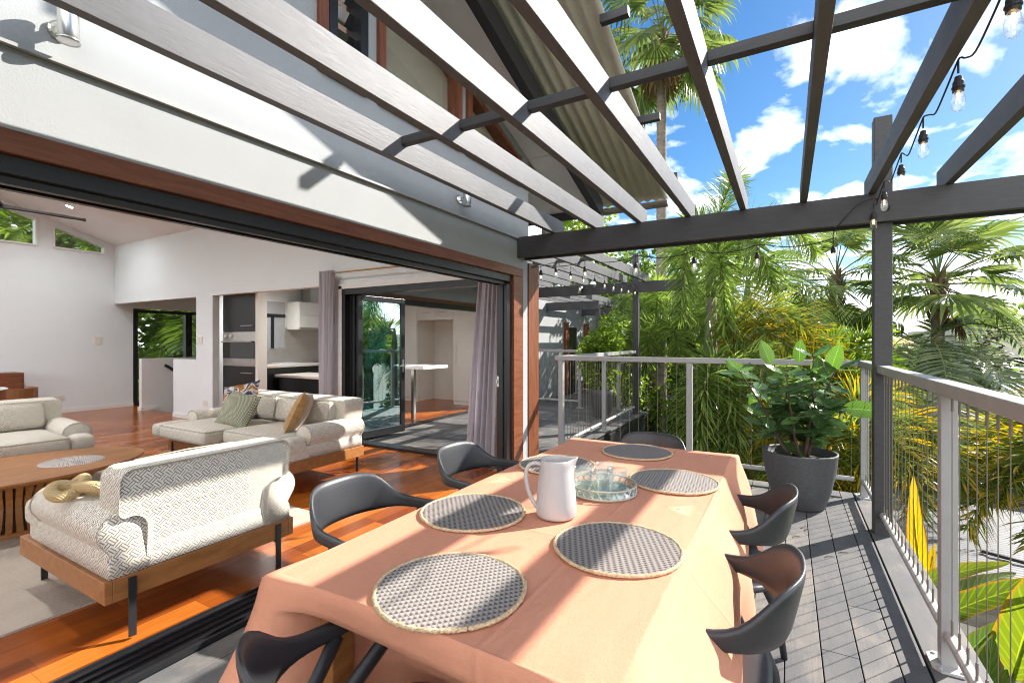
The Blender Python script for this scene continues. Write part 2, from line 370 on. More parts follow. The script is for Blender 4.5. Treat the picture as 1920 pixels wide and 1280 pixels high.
def m_glass():
    # clear window pane: transparent with a Fresnel reflection
    for nm, tint, refl in (('pane', (0.95, 0.98, 0.96), 0.035), ('door_glass', (0.60, 0.84, 0.83), 0.46)):
        t = NT(nm); nt = t.nt
        tr = t.n("ShaderNodeBsdfTransparent"); tr.inputs[0].default_value = (*tint, 1)
        gl = t.n("ShaderNodeBsdfGlossy"); gl.inputs['Roughness'].default_value = 0.0
        gl.inputs[0].default_value = (0.85, 0.98, 1.0, 1) if nm == 'door_glass' else (1, 1, 1, 1)
        ge = t.n("ShaderNodeNewGeometry"); dt = t.n("ShaderNodeVectorMath", operation='DOT_PRODUCT')
        t.l(ge.outputs['Incoming'], dt.inputs[0]); t.l(ge.outputs['Normal'], dt.inputs[1])
        k5 = t.math('POWER', t.math('SUBTRACT', 1.0, t.math('ABSOLUTE', dt.outputs['Value'])), 5.0)
        f = t.math('ADD', t.math('MULTIPLY', k5, 0.75), refl)
        ms = t.n("ShaderNodeMixShader"); t.l(f, ms.inputs[0]); t.l(tr.outputs[0], ms.inputs[1]); t.l(gl.outputs[0], ms.inputs[2])
        t.l(ms.outputs[0], t.out.inputs[0]); MATS[nm] = t.m
    t = NT('dark_glass'); t.base((0.01, 0.012, 0.012)); t.rough(0.03, 0.8); MATS['dark_glass'] = t.m
    t = NT('tumbler_glass'); tr = t.n("ShaderNodeBsdfTransparent"); tr.inputs[0].default_value = (0.90, 0.94, 0.93, 1)
    gl = t.n("ShaderNodeBsdfGlossy"); gl.inputs['Roughness'].default_value = 0.08
    lw = t.n("ShaderNodeLayerWeight"); lw.inputs[0].default_value = 0.35
    ms = t.n("ShaderNodeMixShader"); t.l(t.math('ADD', t.math('MULTIPLY', lw.outputs['Facing'], 0.45), 0.04), ms.inputs[0]); t.l(tr.outputs[0], ms.inputs[1]); t.l(gl.outputs[0], ms.inputs[2])
    dfw = t.n("ShaderNodeBsdfTranslucent"); dfw.inputs[0].default_value = (0.95, 0.97, 0.97, 1)
    m2 = t.n("ShaderNodeMixShader"); m2.inputs[0].default_value = 0.06
    t.l(ms.outputs[0], m2.inputs[1]); t.l(dfw.outputs[0], m2.inputs[2])
    t.l(m2.outputs[0], t.out.inputs[0]); MATS['tumbler_glass'] = t.m
    t = NT('mirror_tray'); t.base((0.80, 0.84, 0.81)); t.b.inputs['Metallic'].default_value = 1.0; t.rough(0.06); MATS['mirror_tray'] = t.m
    t = NT('filament'); t.b.inputs['Emission Color'].default_value = (1.0, 0.62, 0.25, 1); t.b.inputs['Emission Strength'].default_value = 6; t.base((0.8, 0.6, 0.3)); MATS['filament'] = t.m
    t = NT('lit_lens'); t.b.inputs['Emission Color'].default_value = (1.0, 0.80, 0.52, 1); t.b.inputs['Emission Strength'].default_value = 25; t.base((0.9, 0.8, 0.7)); MATS['lit_lens'] = t.m


def m_roof():
    t = NT('corrugated_cream'); v = t.coord()
    n = t.noise(v, 2.5, 5, 0.6); n2 = t.noise(v, 30, 3, 0.6)
    t.base(t.ramp(t.math('ADD', t.math('MULTIPLY', n, 0.7), t.math('MULTIPLY', n2, 0.3)), [(0.3, (0.56, 0.54, 0.45)), (0.7, (0.70, 0.68, 0.57))])); t.rough(0.6, 0.3)
    MATS['corrugated_cream'] = t.m
    t = NT('corrugated_grey'); n = t.noise(t.coord(), 1.5, 6, 0.65)
    t.base(t.ramp(n, [(0.3, (0.095, 0.10, 0.105)), (0.7, (0.16, 0.165, 0.17))])); t.rough(0.5, 0.4); MATS['corrugated_grey'] = t.m
    t = NT('ground_soil'); v = t.coord(); n = t.noise(v, 0.9, 6, 0.65); n2 = t.noise(v, 14, 4, 0.7)
    t.base(t.ramp(t.math('ADD', t.math('MULTIPLY', n, 0.5), t.math('MULTIPLY', n2, 0.5)), [(0.3, (0.018, 0.026, 0.010)), (0.55, (0.045, 0.065, 0.02)), (0.75, (0.09, 0.07, 0.04))])); t.rough(0.95, 0.1)
    t.bump(n2, 0.8, 0.05); MATS['ground_soil'] = t.m


m_pergola(); m_floor(); m_deck(); m_fabrics(); m_glass(); m_roof()
leafmat('foxtail_leaf', [(0.2, (0.079, 0.128, 0.034)), (0.5, (0.159, 0.232, 0.055)), (0.8, (0.293, 0.366, 0.085))], 0.38, 0.24)
leafmat('foxtail_gold', [(0.2, (0.078, 0.112, 0.027)), (0.5, (0.168, 0.218, 0.045)), (0.8, (0.314, 0.347, 0.067))], 0.38, 0.24, tip=(0.42, 0.29, 0.035), tipat=0.72)
leafmat('lime_leaf', [(0.2, (0.06, 0.105, 0.015)), (0.5, (0.11, 0.18, 0.022)), (0.8, (0.19, 0.26, 0.035))], 0.38, 0.24)
leafmat('silver_leaf', [(0.2, (0.069, 0.101, 0.048)), (0.5, (0.138, 0.178, 0.083)), (0.8, (0.230, 0.265, 0.138))], 0.38, 0.24)
leafmat('fan_leaf', [(0.2, (0.065, 0.098, 0.028)), (0.5, (0.125, 0.17, 0.048)), (0.8, (0.21, 0.245, 0.075))], 0.38, 0.24)
leafmat('dead_frond', [(0.2, (0.10, 0.06, 0.03)), (0.8, (0.24, 0.15, 0.08))], 0.2, 0.7)
leafmat('shrub_leaf', [(0.2, (0.048, 0.084, 0.019)), (0.5, (0.102, 0.162, 0.031)), (0.8, (0.192, 0.276, 0.048))], 0.40, 0.35)
leafmat('dark_leaf', [(0.2, (0.046, 0.078, 0.022)), (0.5, (0.091, 0.143, 0.035)), (0.8, (0.182, 0.247, 0.052))], 0.44, 0.4)
leafmat('bright_shrub', [(0.2, (0.08, 0.13, 0.02)), (0.5, (0.15, 0.225, 0.03)), (0.8, (0.25, 0.33, 0.05))], 0.50, 0.35)
leafmat('brown_shrub', [(0.2, (0.03, 0.028, 0.02)), (0.5, (0.07, 0.055, 0.04)), (0.8, (0.12, 0.085, 0.06))], 0.2, 0.6)
leafmat('pot_leaf', [(0.15, (0.04, 0.08, 0.036)), (0.62, (0.075, 0.14, 0.05)), (0.86, (0.13, 0.23, 0.05))], 0.30, 0.2, veins=True)
leafmat('banana_leaf', [(0.2, (0.08, 0.125, 0.016)), (0.8, (0.16, 0.20, 0.025))], 0.40, 0.3, veins=True, edge=(0.30, 0.16, 0.03))
leafmat('banana_green', [(0.2, (0.05, 0.095, 0.02)), (0.8, (0.10, 0.16, 0.03))], 0.35, 0.28, veins=True, edge=(0.2, 0.13, 0.03))
leafmat('banana_gold', [(0.2, (0.30, 0.23, 0.02)), (0.8, (0.42, 0.28, 0.03))], 0.40, 0.3, veins=True, edge=(0.45, 0.16, 0.03))


# ------------------------------------------------------------------ mesh helper
class MB:
    def __init__(self): self.v = []; self.f = []; self.uv = {}     # uv: face index -> list

    def add(self, vs, fs, uvs=None, M=None):
        o = len(self.v)
        if M is not None: vs = [tuple(M @ Vector(p)) for p in vs]
        self.v.extend(vs)
        for i, f in enumerate(fs):
            if uvs is not None: self.uv[len(self.f)] = uvs[i]
            self.f.append(tuple(o + k for k in f))
        return self

    def box(self, x0, x1, y0, y1, z0, z1, M=None):
        vs = [(x0, y0, z0), (x1, y0, z0), (x1, y1, z0), (x0, y1, z0), (x0, y0, z1), (x1, y0, z1), (x1, y1, z1), (x0, y1, z1)]
        return self.add(vs, [(0, 3, 2, 1), (4, 5, 6, 7), (0, 1, 5, 4), (1, 2, 6, 5), (2, 3, 7, 6), (3, 0, 4, 7)], None, M)

    def bar(self, a, b, w, h, up=(0, 0, 1)):
        """box along a-b, w sideways and h along up"""
        a = Vector(a); b = Vector(b); d = (b - a).normalized(); s = d.cross(Vector(up)).normalized(); u = s.cross(d)
        vs = [tuple(p + s * (i * w / 2) + u * (j * h / 2)) for p in (a, b) for (i, j) in ((-1, -1), (1, -1), (1, 1), (-1, 1))]
        return self.add(vs, [(0, 1, 2, 3), (7, 6, 5, 4), (0, 4, 5, 1), (1, 5, 6, 2), (2, 6, 7, 3), (3, 7, 4, 0)])

    def tube(self, pts, r, n=8, cap=True, M=None):
        pts = [Vector(p) for p in pts]; rs = r if isinstance(r, (list, tuple)) else [r] * len(pts)
        vs = []; fs = []
        prev = None
        for i, p in enumerate(pts):
            d = (pts[min(i + 1, len(pts) - 1)] - pts[max(i - 1, 0)]).normalized()
            if prev is None:
                ref = Vector((0, 0, 1)) if abs(d.z) < 0.9 else Vector((1, 0, 0)); s = d.cross(ref).normalized()
            else:
                s = (prev - d * prev.dot(d)).normalized()
            prev = s; u = d.cross(s)
            for k in range(n):
                a = 2 * PI * k / n; vs.append(tuple(p + (s * math.cos(a) + u * math.sin(a)) * rs[i]))
        for i in range(len(pts) - 1):
            for k in range(n):
                k2 = (k + 1) % n; fs.append((i * n + k, i * n + k2, (i + 1) * n + k2, (i + 1) * n + k))
        if cap: fs.append(tuple(range(n))[::-1]); fs.append(tuple((len(pts) - 1) * n + k for k in range(n)))
        return self.add(vs, fs, None, M)

    def lathe(self, prof, c=(0, 0, 0), n=24, M=None):
        vs = []; fs = []
        for (r, z) in prof:
            for k in range(n):
                a = 2 * PI * k / n; vs.append((c[0] + r * math.cos(a), c[1] + r * math.sin(a), c[2] + z))
        for i in range(len(prof) - 1):
            for k in range(n):
                k2 = (k + 1) % n; fs.append((i * n + k, i * n + k2, (i + 1) * n + k2, (i + 1) * n + k))
        if prof[0][0] > 1e-6: fs.append(tuple(range(n))[::-1])
        if prof[-1][0] > 1e-6: fs.append(tuple((len(prof) - 1) * n + k for k in range(n)))
        return self.add(vs, fs, None, M)

    def grid(self, fn, nu, nv, M=None, uvscale=None):
        vs = [tuple(fn(i / nu, j / nv)) for i in range(nu + 1) for j in range(nv + 1)]
        fs = []; uv = []
        for i in range(nu):
            for j in range(nv):
                a = i * (nv + 1) + j; fs.append((a, a + nv + 1, a + nv + 2, a + 1))
                if uvscale:
                    q = [(i, j), (i + 1, j), (i + 1, j + 1), (i, j + 1)]
                    uv.append([(x / nu * uvscale[0], y / nv * uvscale[1]) for x, y in q])
        return self.add(vs, fs, uv if uvscale else None, M)

    def prism(self, poly, axis, a, b, M=None):
        """poly in the plane across axis (x: (y,z), y: (x,z), z: (x,y)) extruded a..b"""
        n = len(poly)
        def P3(p, t): return (t, p[0], p[1]) if axis == 'x' else (p[0], t, p[1]) if axis == 'y' else (p[0], p[1], t)
        vs = [P3(p, a) for p in poly] + [P3(p, b) for p in poly]
        fs = [tuple(range(n))[::-1], tuple(range(n, 2 * n))] + [(i, (i + 1) % n, n + (i + 1) % n, n + i) for i in range(n)]
        return self.add(vs, fs, None, M)

    def rbox(self, x0, x1, y0, y1, z0, z1, r=0.04, n=9, puff=(0, 0, 0), M=None):
        """rounded, optionally puffed box"""
        c = Vector(((x0 + x1) / 2, (y0 + y1) / 2, (z0 + z1) / 2)); h = Vector(((x1 - x0) / 2, (y1 - y0) / 2, (z1 - z0) / 2))
        r = min(r, h.x * .99, h.y * .99, h.z * .99); vs = []; fs = []; idx = {}
        def V(ix, iy, iz):
            k = (ix, iy, iz)
            if k not in idx:
                def wmap(i):   # concentrate samples at the edges
                    t = 2 * i / n - 1; return math.copysign(1 - (1 - abs(t)) ** 1.6, t)
                q = Vector((wmap(ix), wmap(iy), wmap(iz))); p = Vector((q.x * h.x, q.y * h.y, q.z * h.z))
                inn = Vector([max(-(h[i] - r), min(h[i] - r, p[i])) for i in range(3)]); d = p - inn
                if d.length > 1e-9: p = inn + d.normalized() * r
                for i in range(3):
                    if puff[i]:
                        a, b = [j for j in range(3) if j != i]
                        w = (1 - (p[a] / h[a]) ** 2) * (1 - (p[b] / h[b]) ** 2)
                        p[i] += puff[i] * max(0, w) * (p[i] / h[i])
                idx[k] = len(vs); vs.append(tuple(c + p))
            return idx[k]
        for i in range(n):
            for j in range(n):
                fs.append((V(i, j, 0), V(i, j + 1, 0), V(i + 1, j + 1, 0), V(i + 1, j, 0)))
                fs.append((V(i, j, n), V(i + 1, j, n), V(i + 1, j + 1, n), V(i, j + 1, n)))
                fs.append((V(i, 0, j), V(i + 1, 0, j), V(i + 1, 0, j + 1), V(i, 0, j + 1)))
                fs.append((V(i, n, j), V(i, n, j + 1), V(i + 1, n, j + 1), V(i + 1, n, j)))
                fs.append((V(0, i, j), V(0, i, j + 1), V(0, i + 1, j + 1), V(0, i + 1, j)))
                fs.append((V(n, i, j), V(n, i + 1, j), V(n, i + 1, j + 1), V(n, i, j + 1)))
        return self.add(vs, fs, None, M)

    def mesh(self, name, mat, off=(0, 0, 0), smooth=False):
        me = bpy.data.meshes.new(name)
        ox, oy, oz = off
        me.from_pydata([(x - ox, y - oy, z - oz) for x, y, z in self.v], [], self.f)
        uvl = me.uv_layers.new(name="UVMap"); buf = [0.0] * (2 * len(me.loops))
        me.update()
        V = self.v
        for p in me.polygons:
            cu = self.uv.get(p.index)
            if cu is None:
                n = p.normal; ax = max(range(3), key=lambda i: abs(n[i]))
                for li in p.loop_indices:
                    x, y, z = V[me.loops[li].vertex_index]
                    u, w = ((y, z) if ax == 0 else (x, z) if ax == 1 else (x, y))
                    buf[2 * li] = u; buf[2 * li + 1] = w
            else:
                for k, li in enumerate(p.loop_indices): buf[2 * li], buf[2 * li + 1] = cu[k]
        uvl.data.foreach_set('uv', buf)
        if smooth: me.polygons.foreach_set('use_smooth', [True] * len(me.polygons))
        me.materials.append(MATS[mat] if isinstance(mat, str) else mat)
        me.update(); return me

    def build(self, name, mat, parent=None, smooth=False, bevel=0.0, loc=None, solid=0.0, auto=None):
        off = Vector((0, 0, 0))
        p = parent
        while p is not None: off += p.location; p = p.parent
        if loc is not None: off = Vector(loc)
        o = bpy.data.objects.new(name, self.mesh(name, mat, off, smooth)); COL.objects.link(o)
        if parent is not None: o.parent = parent
        elif loc is not None: o.location = loc
        if solid:
            m = o.modifiers.new("solidify", 'SOLIDIFY'); m.thickness = solid; m.offset = -1
        if bevel:
            m = o.modifiers.new("bevel", 'BEVEL'); m.width = bevel; m.segments = 2; m.limit_method = 'ANGLE'; m.angle_limit = R(40)
        return o


def tag(o, label=None, cat=None, group=None, kind=None):
    if label: o['label'] = label
    if cat: o['category'] = cat
    if group: o['group'] = group
    if kind: o['kind'] = kind
    return o


def thing(name, label, cat, loc=(0, 0, 0), group=None):
    o = bpy.data.objects.new(name, None); COL.objects.link(o); o.empty_display_size = 0.1
    o.location = loc; return tag(o, label, cat, group)


def children(o): return [c for c in bpy.data.objects if c.parent == o]


KIDS = {}


def copy_tree(o, parent=None):
    c = o.copy(); COL.objects.link(c)
    if parent is not None: c.parent = parent
    for ch in children(o): copy_tree(ch, c)
    return c


def box(x0, x1, y0, y1, z0, z1): return MB().box(x0, x1, y0, y1, z0, z1)

# ================================================================== SETTING
def zr(y): return 3.19 + 0.35 * (4.35 - y)         # underside of the gable roof
def zs(y): return 3.54 - 0.366 * (y - 4.0)            # corrugated sheet on its purlins
def zc(y): return 3.24 + 0.335 * (4.4 - y)         # raked living room ceiling


def ground_z(x, y):
    t = max(0.0, min(1.0, (x + 3.5) / 5.5)); t = t * t * (3 - 2 * t)
    base = -1.3 - 2.6 * t
    far = max(0, math.hypot(x, y) - 30) * 0.01
    return base - min(far, 3) + 0.12 * math.sin(x * 1.3 + 0.5) * math.cos(y * 0.9)


def make_ground():
    n = 60
    def sq(t): t = 2 * t - 1; return math.copysign(abs(t) ** 2.2, t) * 400
    b = MB().grid(lambda u, v: (sq(u), sq(v) + 6, ground_z(sq(u), sq(v) + 6)), n, n)
    return tag(b.build('ground', 'ground_soil', smooth=True), kind='structure')


make_ground()


def make_decks():
    b = MB(); rnd = random.Random(3)
    bw, gap = 0.137, 0.0045
    x = -2.20
    while x < 0.49:
        y = -2.2 - rnd.random() * 1.5
        while y < 5.16:
            y2 = y + 2.6 + rnd.random() * 1.2
            b.box(x, min(x + bw - gap, 0.495), max(y, -2.2), min(y2, 5.16) - 0.003, -0.025, 0); y = y2
        x += bw
    b.box(0.505, 0.635, -2.2, 5.16, -0.025, 0); b.box(0.642, 0.70, -2.2, 5.16, -0.025, 0)
    o = b.build('deck', 'deck_board', bevel=0.002); tag(o, kind='structure')
    b = MB(); y = 4.52
    while y < 9.05:
        xr = -2.21 if y < 5.165 else -2.30
        b.box(-5.14, xr, y, y + bw - gap, -0.025, 0); y += bw
    tag(b.build('courtyard_deck', 'deck_board', bevel=0.002), kind='structure')
    b = MB()
    b.box(-5.6, -2.62, 9.3, 15.5, -0.30, -0.25)
    for k in range(22): b.box(-5.6, -2.6, 9.3 + k * 0.28, 9.57 + k * 0.28, -0.25, -0.235)
    tag(b.build('lower_deck', 'deck_board'), kind='structure')
    b = MB()
    b.box(-2.44, 0.68, -2.2, 5.14, -0.07, -0.032); b.box(0.62, 0.70, -2.2, 5.16, -0.28, -0.07); b.box(-2.2, 0.62, 5.08, 5.15, -0.28, -0.07)
    b.box(-5.14, -2.32, 4.5, 9.02, -0.07, -0.032); b.box(-5.14, -2.32, 8.95, 9.03, -0.3, -0.07)
    b.box(-2.40, -2.31, 5.2, 8.95, -0.3, -0.07)
    for x, y in ((0.6, 5.0), (0.6, 2.6), (0.6, 0.2), (-2.0, 5.0), (-2.4, 8.8), (-4.6, 8.8)): b.box(x - 0.06, x + 0.06, y - 0.06, y + 0.06, -4.2, -0.072)
    tag(b.build('deck_frame', 'bracket_black'), kind='structure')
    b = box(-11.75, -2.42, -2.5, 4.6, -0.06, 0.0)
    tag(b.build('floor', 'jarrah_floor'), kind='structure')
    b = box(-8.6, -5.2, 4.601, 8.9, -0.06, 0.0).box(-11.75, -10.8, 4.601, 8.0, -0.06, 0.0)
    tag(b.build('kitchen_floor', 'jarrah_floor'), kind='structure')


make_decks()

house = thing('house', 'white rendered house with a black framed folding door opening and a raked corrugated gable roof', 'house', (-2.3, 1.0, 0))


def ywall(pieces, mat, name='wall', **k):
    """pieces of one wall standing across y: (x0,x1,z0,z1 or top function)"""
    b = MB()
    for p in pieces: b.box(*p)
    return b.build(name, mat, house, **k)


def make_house():
    F0, F1 = -2.42, -2.30
    # ---- facade below and above the flashing
    b = MB()
    b.box(F0, -2.285, -1.6, 4.30, 2.046, 2.325); b.box(F0, -2.285, -4.2, -1.66, -0.3, 2.325); b.box(F0, -2.285, 4.172, 4.30, -0.02, 2.045)
    b.build('wall', 'render', house)
    b = MB().box(F0, -2.262, -4.2, 4.302, 2.327, 2.339)
    b.build('flashing', 'rail_grey', house)
    b = MB(); sill = 2.86
    b.box(F0, F1, -4.2, 4.35, 2.341, sill)
    def pier(y0, y1, lo=sill, hi=zr, over=0.10):
        b.prism([(y0, lo), (y1, lo), (y1, hi(y1) + over), (y0, hi(y0) + over)], 'x', F0, F1)
    pier(-4.2, 1.80); pier(2.158, 2.253); pier(3.16, 3.243); pier(4.16, 4.35)
    for y0, y1 in ((1.80, 2.158), (2.253, 3.16), (3.243, 4.16)):
        b.prism([(y0, zr(y0) - 0.10), (y1, zr(y1) - 0.10), (y1, zr(y1) + 0.1), (y0, zr(y0) + 0.1)], 'x', F0, F1)
    b.build('wall', 'render', house)
    # return end of the facade (timber post)
    MB().box(-2.43, -2.286, 4.335, 4.56, -0.02, 2.13).build('timber_post', 'merbau', house, bevel=0.004)
    # ---- upper windows
    def upwin(y0, y1, mat_f, w, louvre=False):
        t0, t1 = zr(y0) - 0.105, zr(y1) - 0.105
        f = MB()
        f.box(-2.40, -2.27, y0, y0 + w, sill, t0); f.box(-2.40, -2.27, y1 - w, y1, sill, t1); f.box(-2.40, -2.27, y0 + w, y1 - w, sill, sill + w)
        f.prism([(y0 + w, t0 - w - 0.35 * w), (y1 - w, t1 - w + 0.35 * w), (y1 - w, t1), (y0 + w, t0 - 0.35 * w)], 'x', -2.40, -2.27)
        fr = f.build('window', mat_f, house)
        p = MB()
        if louvre:
            z = sill + w
            while z < t1 - w:
                p.bar((-2.36, (y0 + y1) / 2, z + 0.06), (-2.33, (y0 + y1) / 2, z + 0.14), y1 - y0 - 2 * w, 0.006, (1, 0, 0)); z += 0.14
            p.build('louvre', 'dark_glass', fr)
        else:
            p.prism([(y0 + w, sill + w), (y1 - w, sill + w), (y1 - w, t1 - w), (y0 + w, t0 - w)], 'x', -2.352, -2.346)
            p.build('pane', 'pane', fr)
            MB().prism([(y0 + w, sill + w), (y1 - w, sill + w), (y1 - w, t1 - w), (y0 + w, t0 - w)], 'x', -2.385, -2.38).build('blind', 'blind_beige', fr)
    MB().prism([(1.80, sill), (1.86, sill), (1.86, zr(1.86) - 0.105), (1.80, zr(1.80) - 0.105)], 'x', -2.40, -2.272).build('window_trim', 'merbau', house)
    upwin(1.862, 2.156, 'black_frame', 0.06, True)
    upwin(2.255, 3.158, 'merbau', 0.055)
    upwin(3.245, 4.158, 'merbau', 0.06)
    # ---- door head and jambs of the big opening
    d = MB().box(-2.46, -2.262, -1.66, 4.170, 1.962, 2.044).box(-2.46, -2.262, 3.985, 4.170, -0.02, 1.960).box(-2.46, -2.262, -1.66, -1.60, -0.02, 1.960)
    d = d.build('door_trim', 'merbau_long', house, bevel=0.004)
    t = MB()
    t.box(-2.46, -2.29, -1.6, 3.983, 1.90, 1.960); t.box(-2.44, -2.41, -1.6, 3.98, 1.872, 1.899); t.box(-2.36, -2.33, -1.6, 3.98, 1.872, 1.899)
    t.box(-2.40, -2.29, 3.90, 3.983, 0.022, 1.871); t.box(-2.37, -2.33, 3.885, 3.899, 0.022, 1.871)
    t.build('door_track', 'black_frame', house)
    s = MB().box(-2.47, -2.205, -1.6, 3.985, -0.02, 0.012)
    for x in (-2.455, -2.41, -2.36, -2.31, -2.26, -2.22): s.box(x, x + 0.012, -1.6, 3.984, 0.012, 0.022)
    s.build('threshold', 'black_frame', house)
    MB().box(-2.395, -2.375, 3.888, 3.8995, 0.9, 1.0).box(-2.39, -2.38, 3.870, 3.888, 0.93, 0.97).build('door_lock', 'steel', house)
    # ---- living room shell
    B0, B1 = -11.87, -11.75
    b = MB()
    b.box(B0, B1, -2.5, 4.72, -0.06, 3.05)
    def bp(y0, y1, lo): b.prism([(y0, lo), (y1, lo), (y1, zc(y1) + 0.05), (y0, zc(y0) + 0.05)], 'x', B0, B1)
    bp(-2.5, 2.1, 3.05); bp(3.257, 3.467, 3.05); bp(4.258, 4.72, 3.05)
    for y0, y1 in ((2.1, 3.257), (3.467, 4.258)):
        b.prism([(y0, zc(y0) - 0.07), (y1, zc(y1) - 0.07), (y1, zc(y1) + 0.05), (y0, zc(y0) + 0.05)], 'x', B0, B1)
    b.box(B0, B1, 4.72, 8.2, 2.02, 2.9); b.box(B0, B1, 7.0, 8.2, -3.0, 2.02)
    b.build('wall', 'white_wall', house)
    for y0, y1 in ((2.1, 3.257), (3.467, 4.258)):
        w = 0.03; t0, t1 = zc(y0) - 0.072, zc(y1) - 0.072; f = MB()
        f.box(B0, B1 + 0.02, y0, y0 + w, 3.052, t0); f.box(B0, B1 + 0.02, y1 - w, y1, 3.052, t1); f.box(B0, B1 + 0.025, y0 + w, y1 - w, 3.052, 3.052 + w)
        f.prism([(y0 + w, t0 - w * 1.33), (y1 - w, t1 - w), (y1 - w, t1 - 0.001), (y0 + w, t0 - 0.335 * w)], 'x', B0, B1 + 0.02)
        fr = f.build('window', 'trim_white', house)
        MB().prism([(y0 + w, 3.052 + w), (y1 - w, 3.052 + w), (y1 - w, t1 - w), (y0 + w, t0 - w * 1.3)], 'x', -11.82, -11.815).build('pane', 'pane', fr)
    # stair window, black, glass louvres
    f = MB(); y0, y1 = 4.74, 6.98
    for y in (y0, 5.72, y1 - 0.06): f.box(-11.85, -11.74, y, y + (0.13 if y == 5.72 else 0.06), 0.0, 1.995)
    for z in (0.0, 1.93): f.box(-11.85, -11.74, y0 + 0.06, 5.72, z, z + 0.065); f.box(-11.85, -11.74, 5.85, y1 - 0.06, z, z + 0.065)
    fr = f.build('window', 'black_frame', house)
    p = MB()
    for k in range(12): p.bar((-11.80, 5.25, 0.07 + k * 0.155), (-11.785, 5.25, 0.07 + k * 0.155 + 0.15), 0.92, 0.006, (1, 0, 0))
    p.box(-11.80, -11.795, 5.86, 6.91, 0.066, 1.929); p.build('louvre', 'pane', fr)
    # inner wall across the end of the room
    W0, W1 = 4.40, 4.51
    b = MB()
    def iw(x0, x1, z0, z1): b.box(x0, x1, W0, W1, z0, z1)
    iw(-11.74, -8.70, 2.085, 3.3); iw(-8.70, -8.20, -0.02, 3.3); iw(-9.45, -8.701, -1.5, 1.02); iw(-8.199, -5.30, 2.085, 3.3)
    iw(-5.299, -5.17, -0.02, 3.3); iw(-5.169, -2.43, 2.06, 3.3); iw(-2.56, -2.44, -0.02, 2.059)
    b.build('wall', 'white_wall', house)
    # far flank of the stair, with its end post
    b = MB().box(-10.88, -10.78, 4.47, 7.9, -2.5, 1.0); b.build('stair_wall', 'stair_wall', house)
    b = MB().box(-8.68, -8.60, 4.511, 8.7, -2.5, 2.6).box(-11.74, -8.6, 8.0, 8.1, -2.5, 2.7); b.build('wall', 'stair_wall', house)
    st = MB()
    for k in range(10): st.box(-10.78, -9.45, 4.6 + k * 0.26, 4.86 + k * 0.26, -0.25 - k * 0.18, -0.18 - k * 0.18)
    st.build('stairs', 'jarrah_floor', house)
    sk = MB().box(-11.749, -11.735, -2.5, 4.72, 0.0, 0.07).box(-8.7, -8.2, 4.386, 4.399, 0, 0.07).box(-9.45, -8.701, 4.386, 4.399, 0, 0.07).box(-10.9, -10.76, 4.452, 4.469, 0, 0.07).box(-10.779, -10.766, 4.47, 4.75, 0, 0.07)
    sk.build('skirting', 'trim_white', house)
    # ceilings
    b = MB().prism([(-2.6, zc(-2.6)), (4.52, zc(4.52)), (4.52, zc(4.52) + 0.1), (-2.6, zc(-2.6) + 0.1)], 'x', -11.9, -2.40)
    b.build('ceiling', 'ceiling', house)
    b = MB().box(-11.9, -8.64, 4.512, 8.2, 2.58, 2.66).box(-8.60, -7.6, 4.512, 8.9, 2.46, 2.54).box(-6.5, -5.17, 4.512, 8.9, 2.46, 2.54).box(-7.6, -6.5, 4.512, 5.6, 2.46, 2.54).box(-7.6, -6.5, 7.3, 8.9, 2.46, 2.54)
    b.build('ceiling', 'ceiling', house)
    MB().box(-7.58, -6.52, 5.62, 7.28, 2.50, 2.506).build('added_skylight', 'pane', house)  # unseen roof opening, added to let daylight brighten the kitchen
    b = MB().box(-11.87, -2.43, -2.6, -2.5, 2.6, 5.7).box(-11.87, -11.2, -2.6, -2.5, -0.06, 2.6).box(-4.0, -2.43, -2.6, -2.5, -0.06, 2.6).box(-11.2, -4.0, -2.6, -2.5, -0.06, 0.1).box(-2.52, -2.421, -2.5, -1.68, -0.05, 5.4)  # wide opening in this unseen wall is added for soft fill light
    b.build('wall', 'white_wall', house)
    # ---- courtyard door in the inner wall
    f = MB()
    f.box(-5.10, -2.56, 4.38, 4.53, 1.945, 2.02); f.box(-5.10, -5.045, 4.38, 4.53, 0.03, 1.944); f.box(-2.64, -2.561, 4.38, 4.53, 0.03, 1.944); f.box(-5.10, -2.56, 4.38, 4.53, -0.02, 0.03)
    f.build('door_frame', 'black_frame', house)
    MB().box(-5.168, -5.102, 4.375, 4.399, 0.0, 2.059).box(-5.168, -2.50, 4.375, 4.399, 2.022, 2.09).build('door_trim', 'trim_white', house)
    # ---- kitchen wing
    b = MB()
    b.box(-5.28, -5.17, 4.512, 9.05, 2.05, 2.9); b.box(-5.28, -5.17, 4.53, 4.85, -0.3, 2.05); b.box(-5.28, -5.17, 8.25, 9.05, -0.3, 2.05)
    b.box(-7.9, -5.28, 8.9, 9.0, -0.3, 2.7); b.box(-8.6, -7.9, 8.9, 9.0, -0.3, 0.95); b.box(-8.6, -7.9, 8.9, 9.0, 2.2, 2.7)  # gap left of the pantry: unseen opening added to bring sun into the kitchen
    b.build('wall', 'render', house)
    MB().box(-5.30, -5.150, 4.85, 8.25, 1.985, 2.049).box(-5.30, -5.15, 8.19, 8.25, 0, 1.984).build('door_trim', 'merbau_long', house)
    MB().box(-5.29, -5.16, 4.85, 8.19, 1.90, 1.984).box(-5.29, -5.13, 4.85, 8.19, -0.02, 0.012).box(-5.28, -5.165, 8.06, 8.19, 0.012, 1.90).build('door_frame', 'black_frame', house)
    MB().box(-5.6, -4.55, 4.60, 9.1, 2.60, 2.66).build('eave', 'soffit', house); MB().box(-4.55, -4.52, 4.60, 9.1, 2.575, 2.68).build('fascia', 'rail_grey', house)
    # far wing beyond the courtyard
    b = MB().box(-5.9, -5.7, 9.05, 16, -0.6, 2.9); b.build('wall', 'render', house)
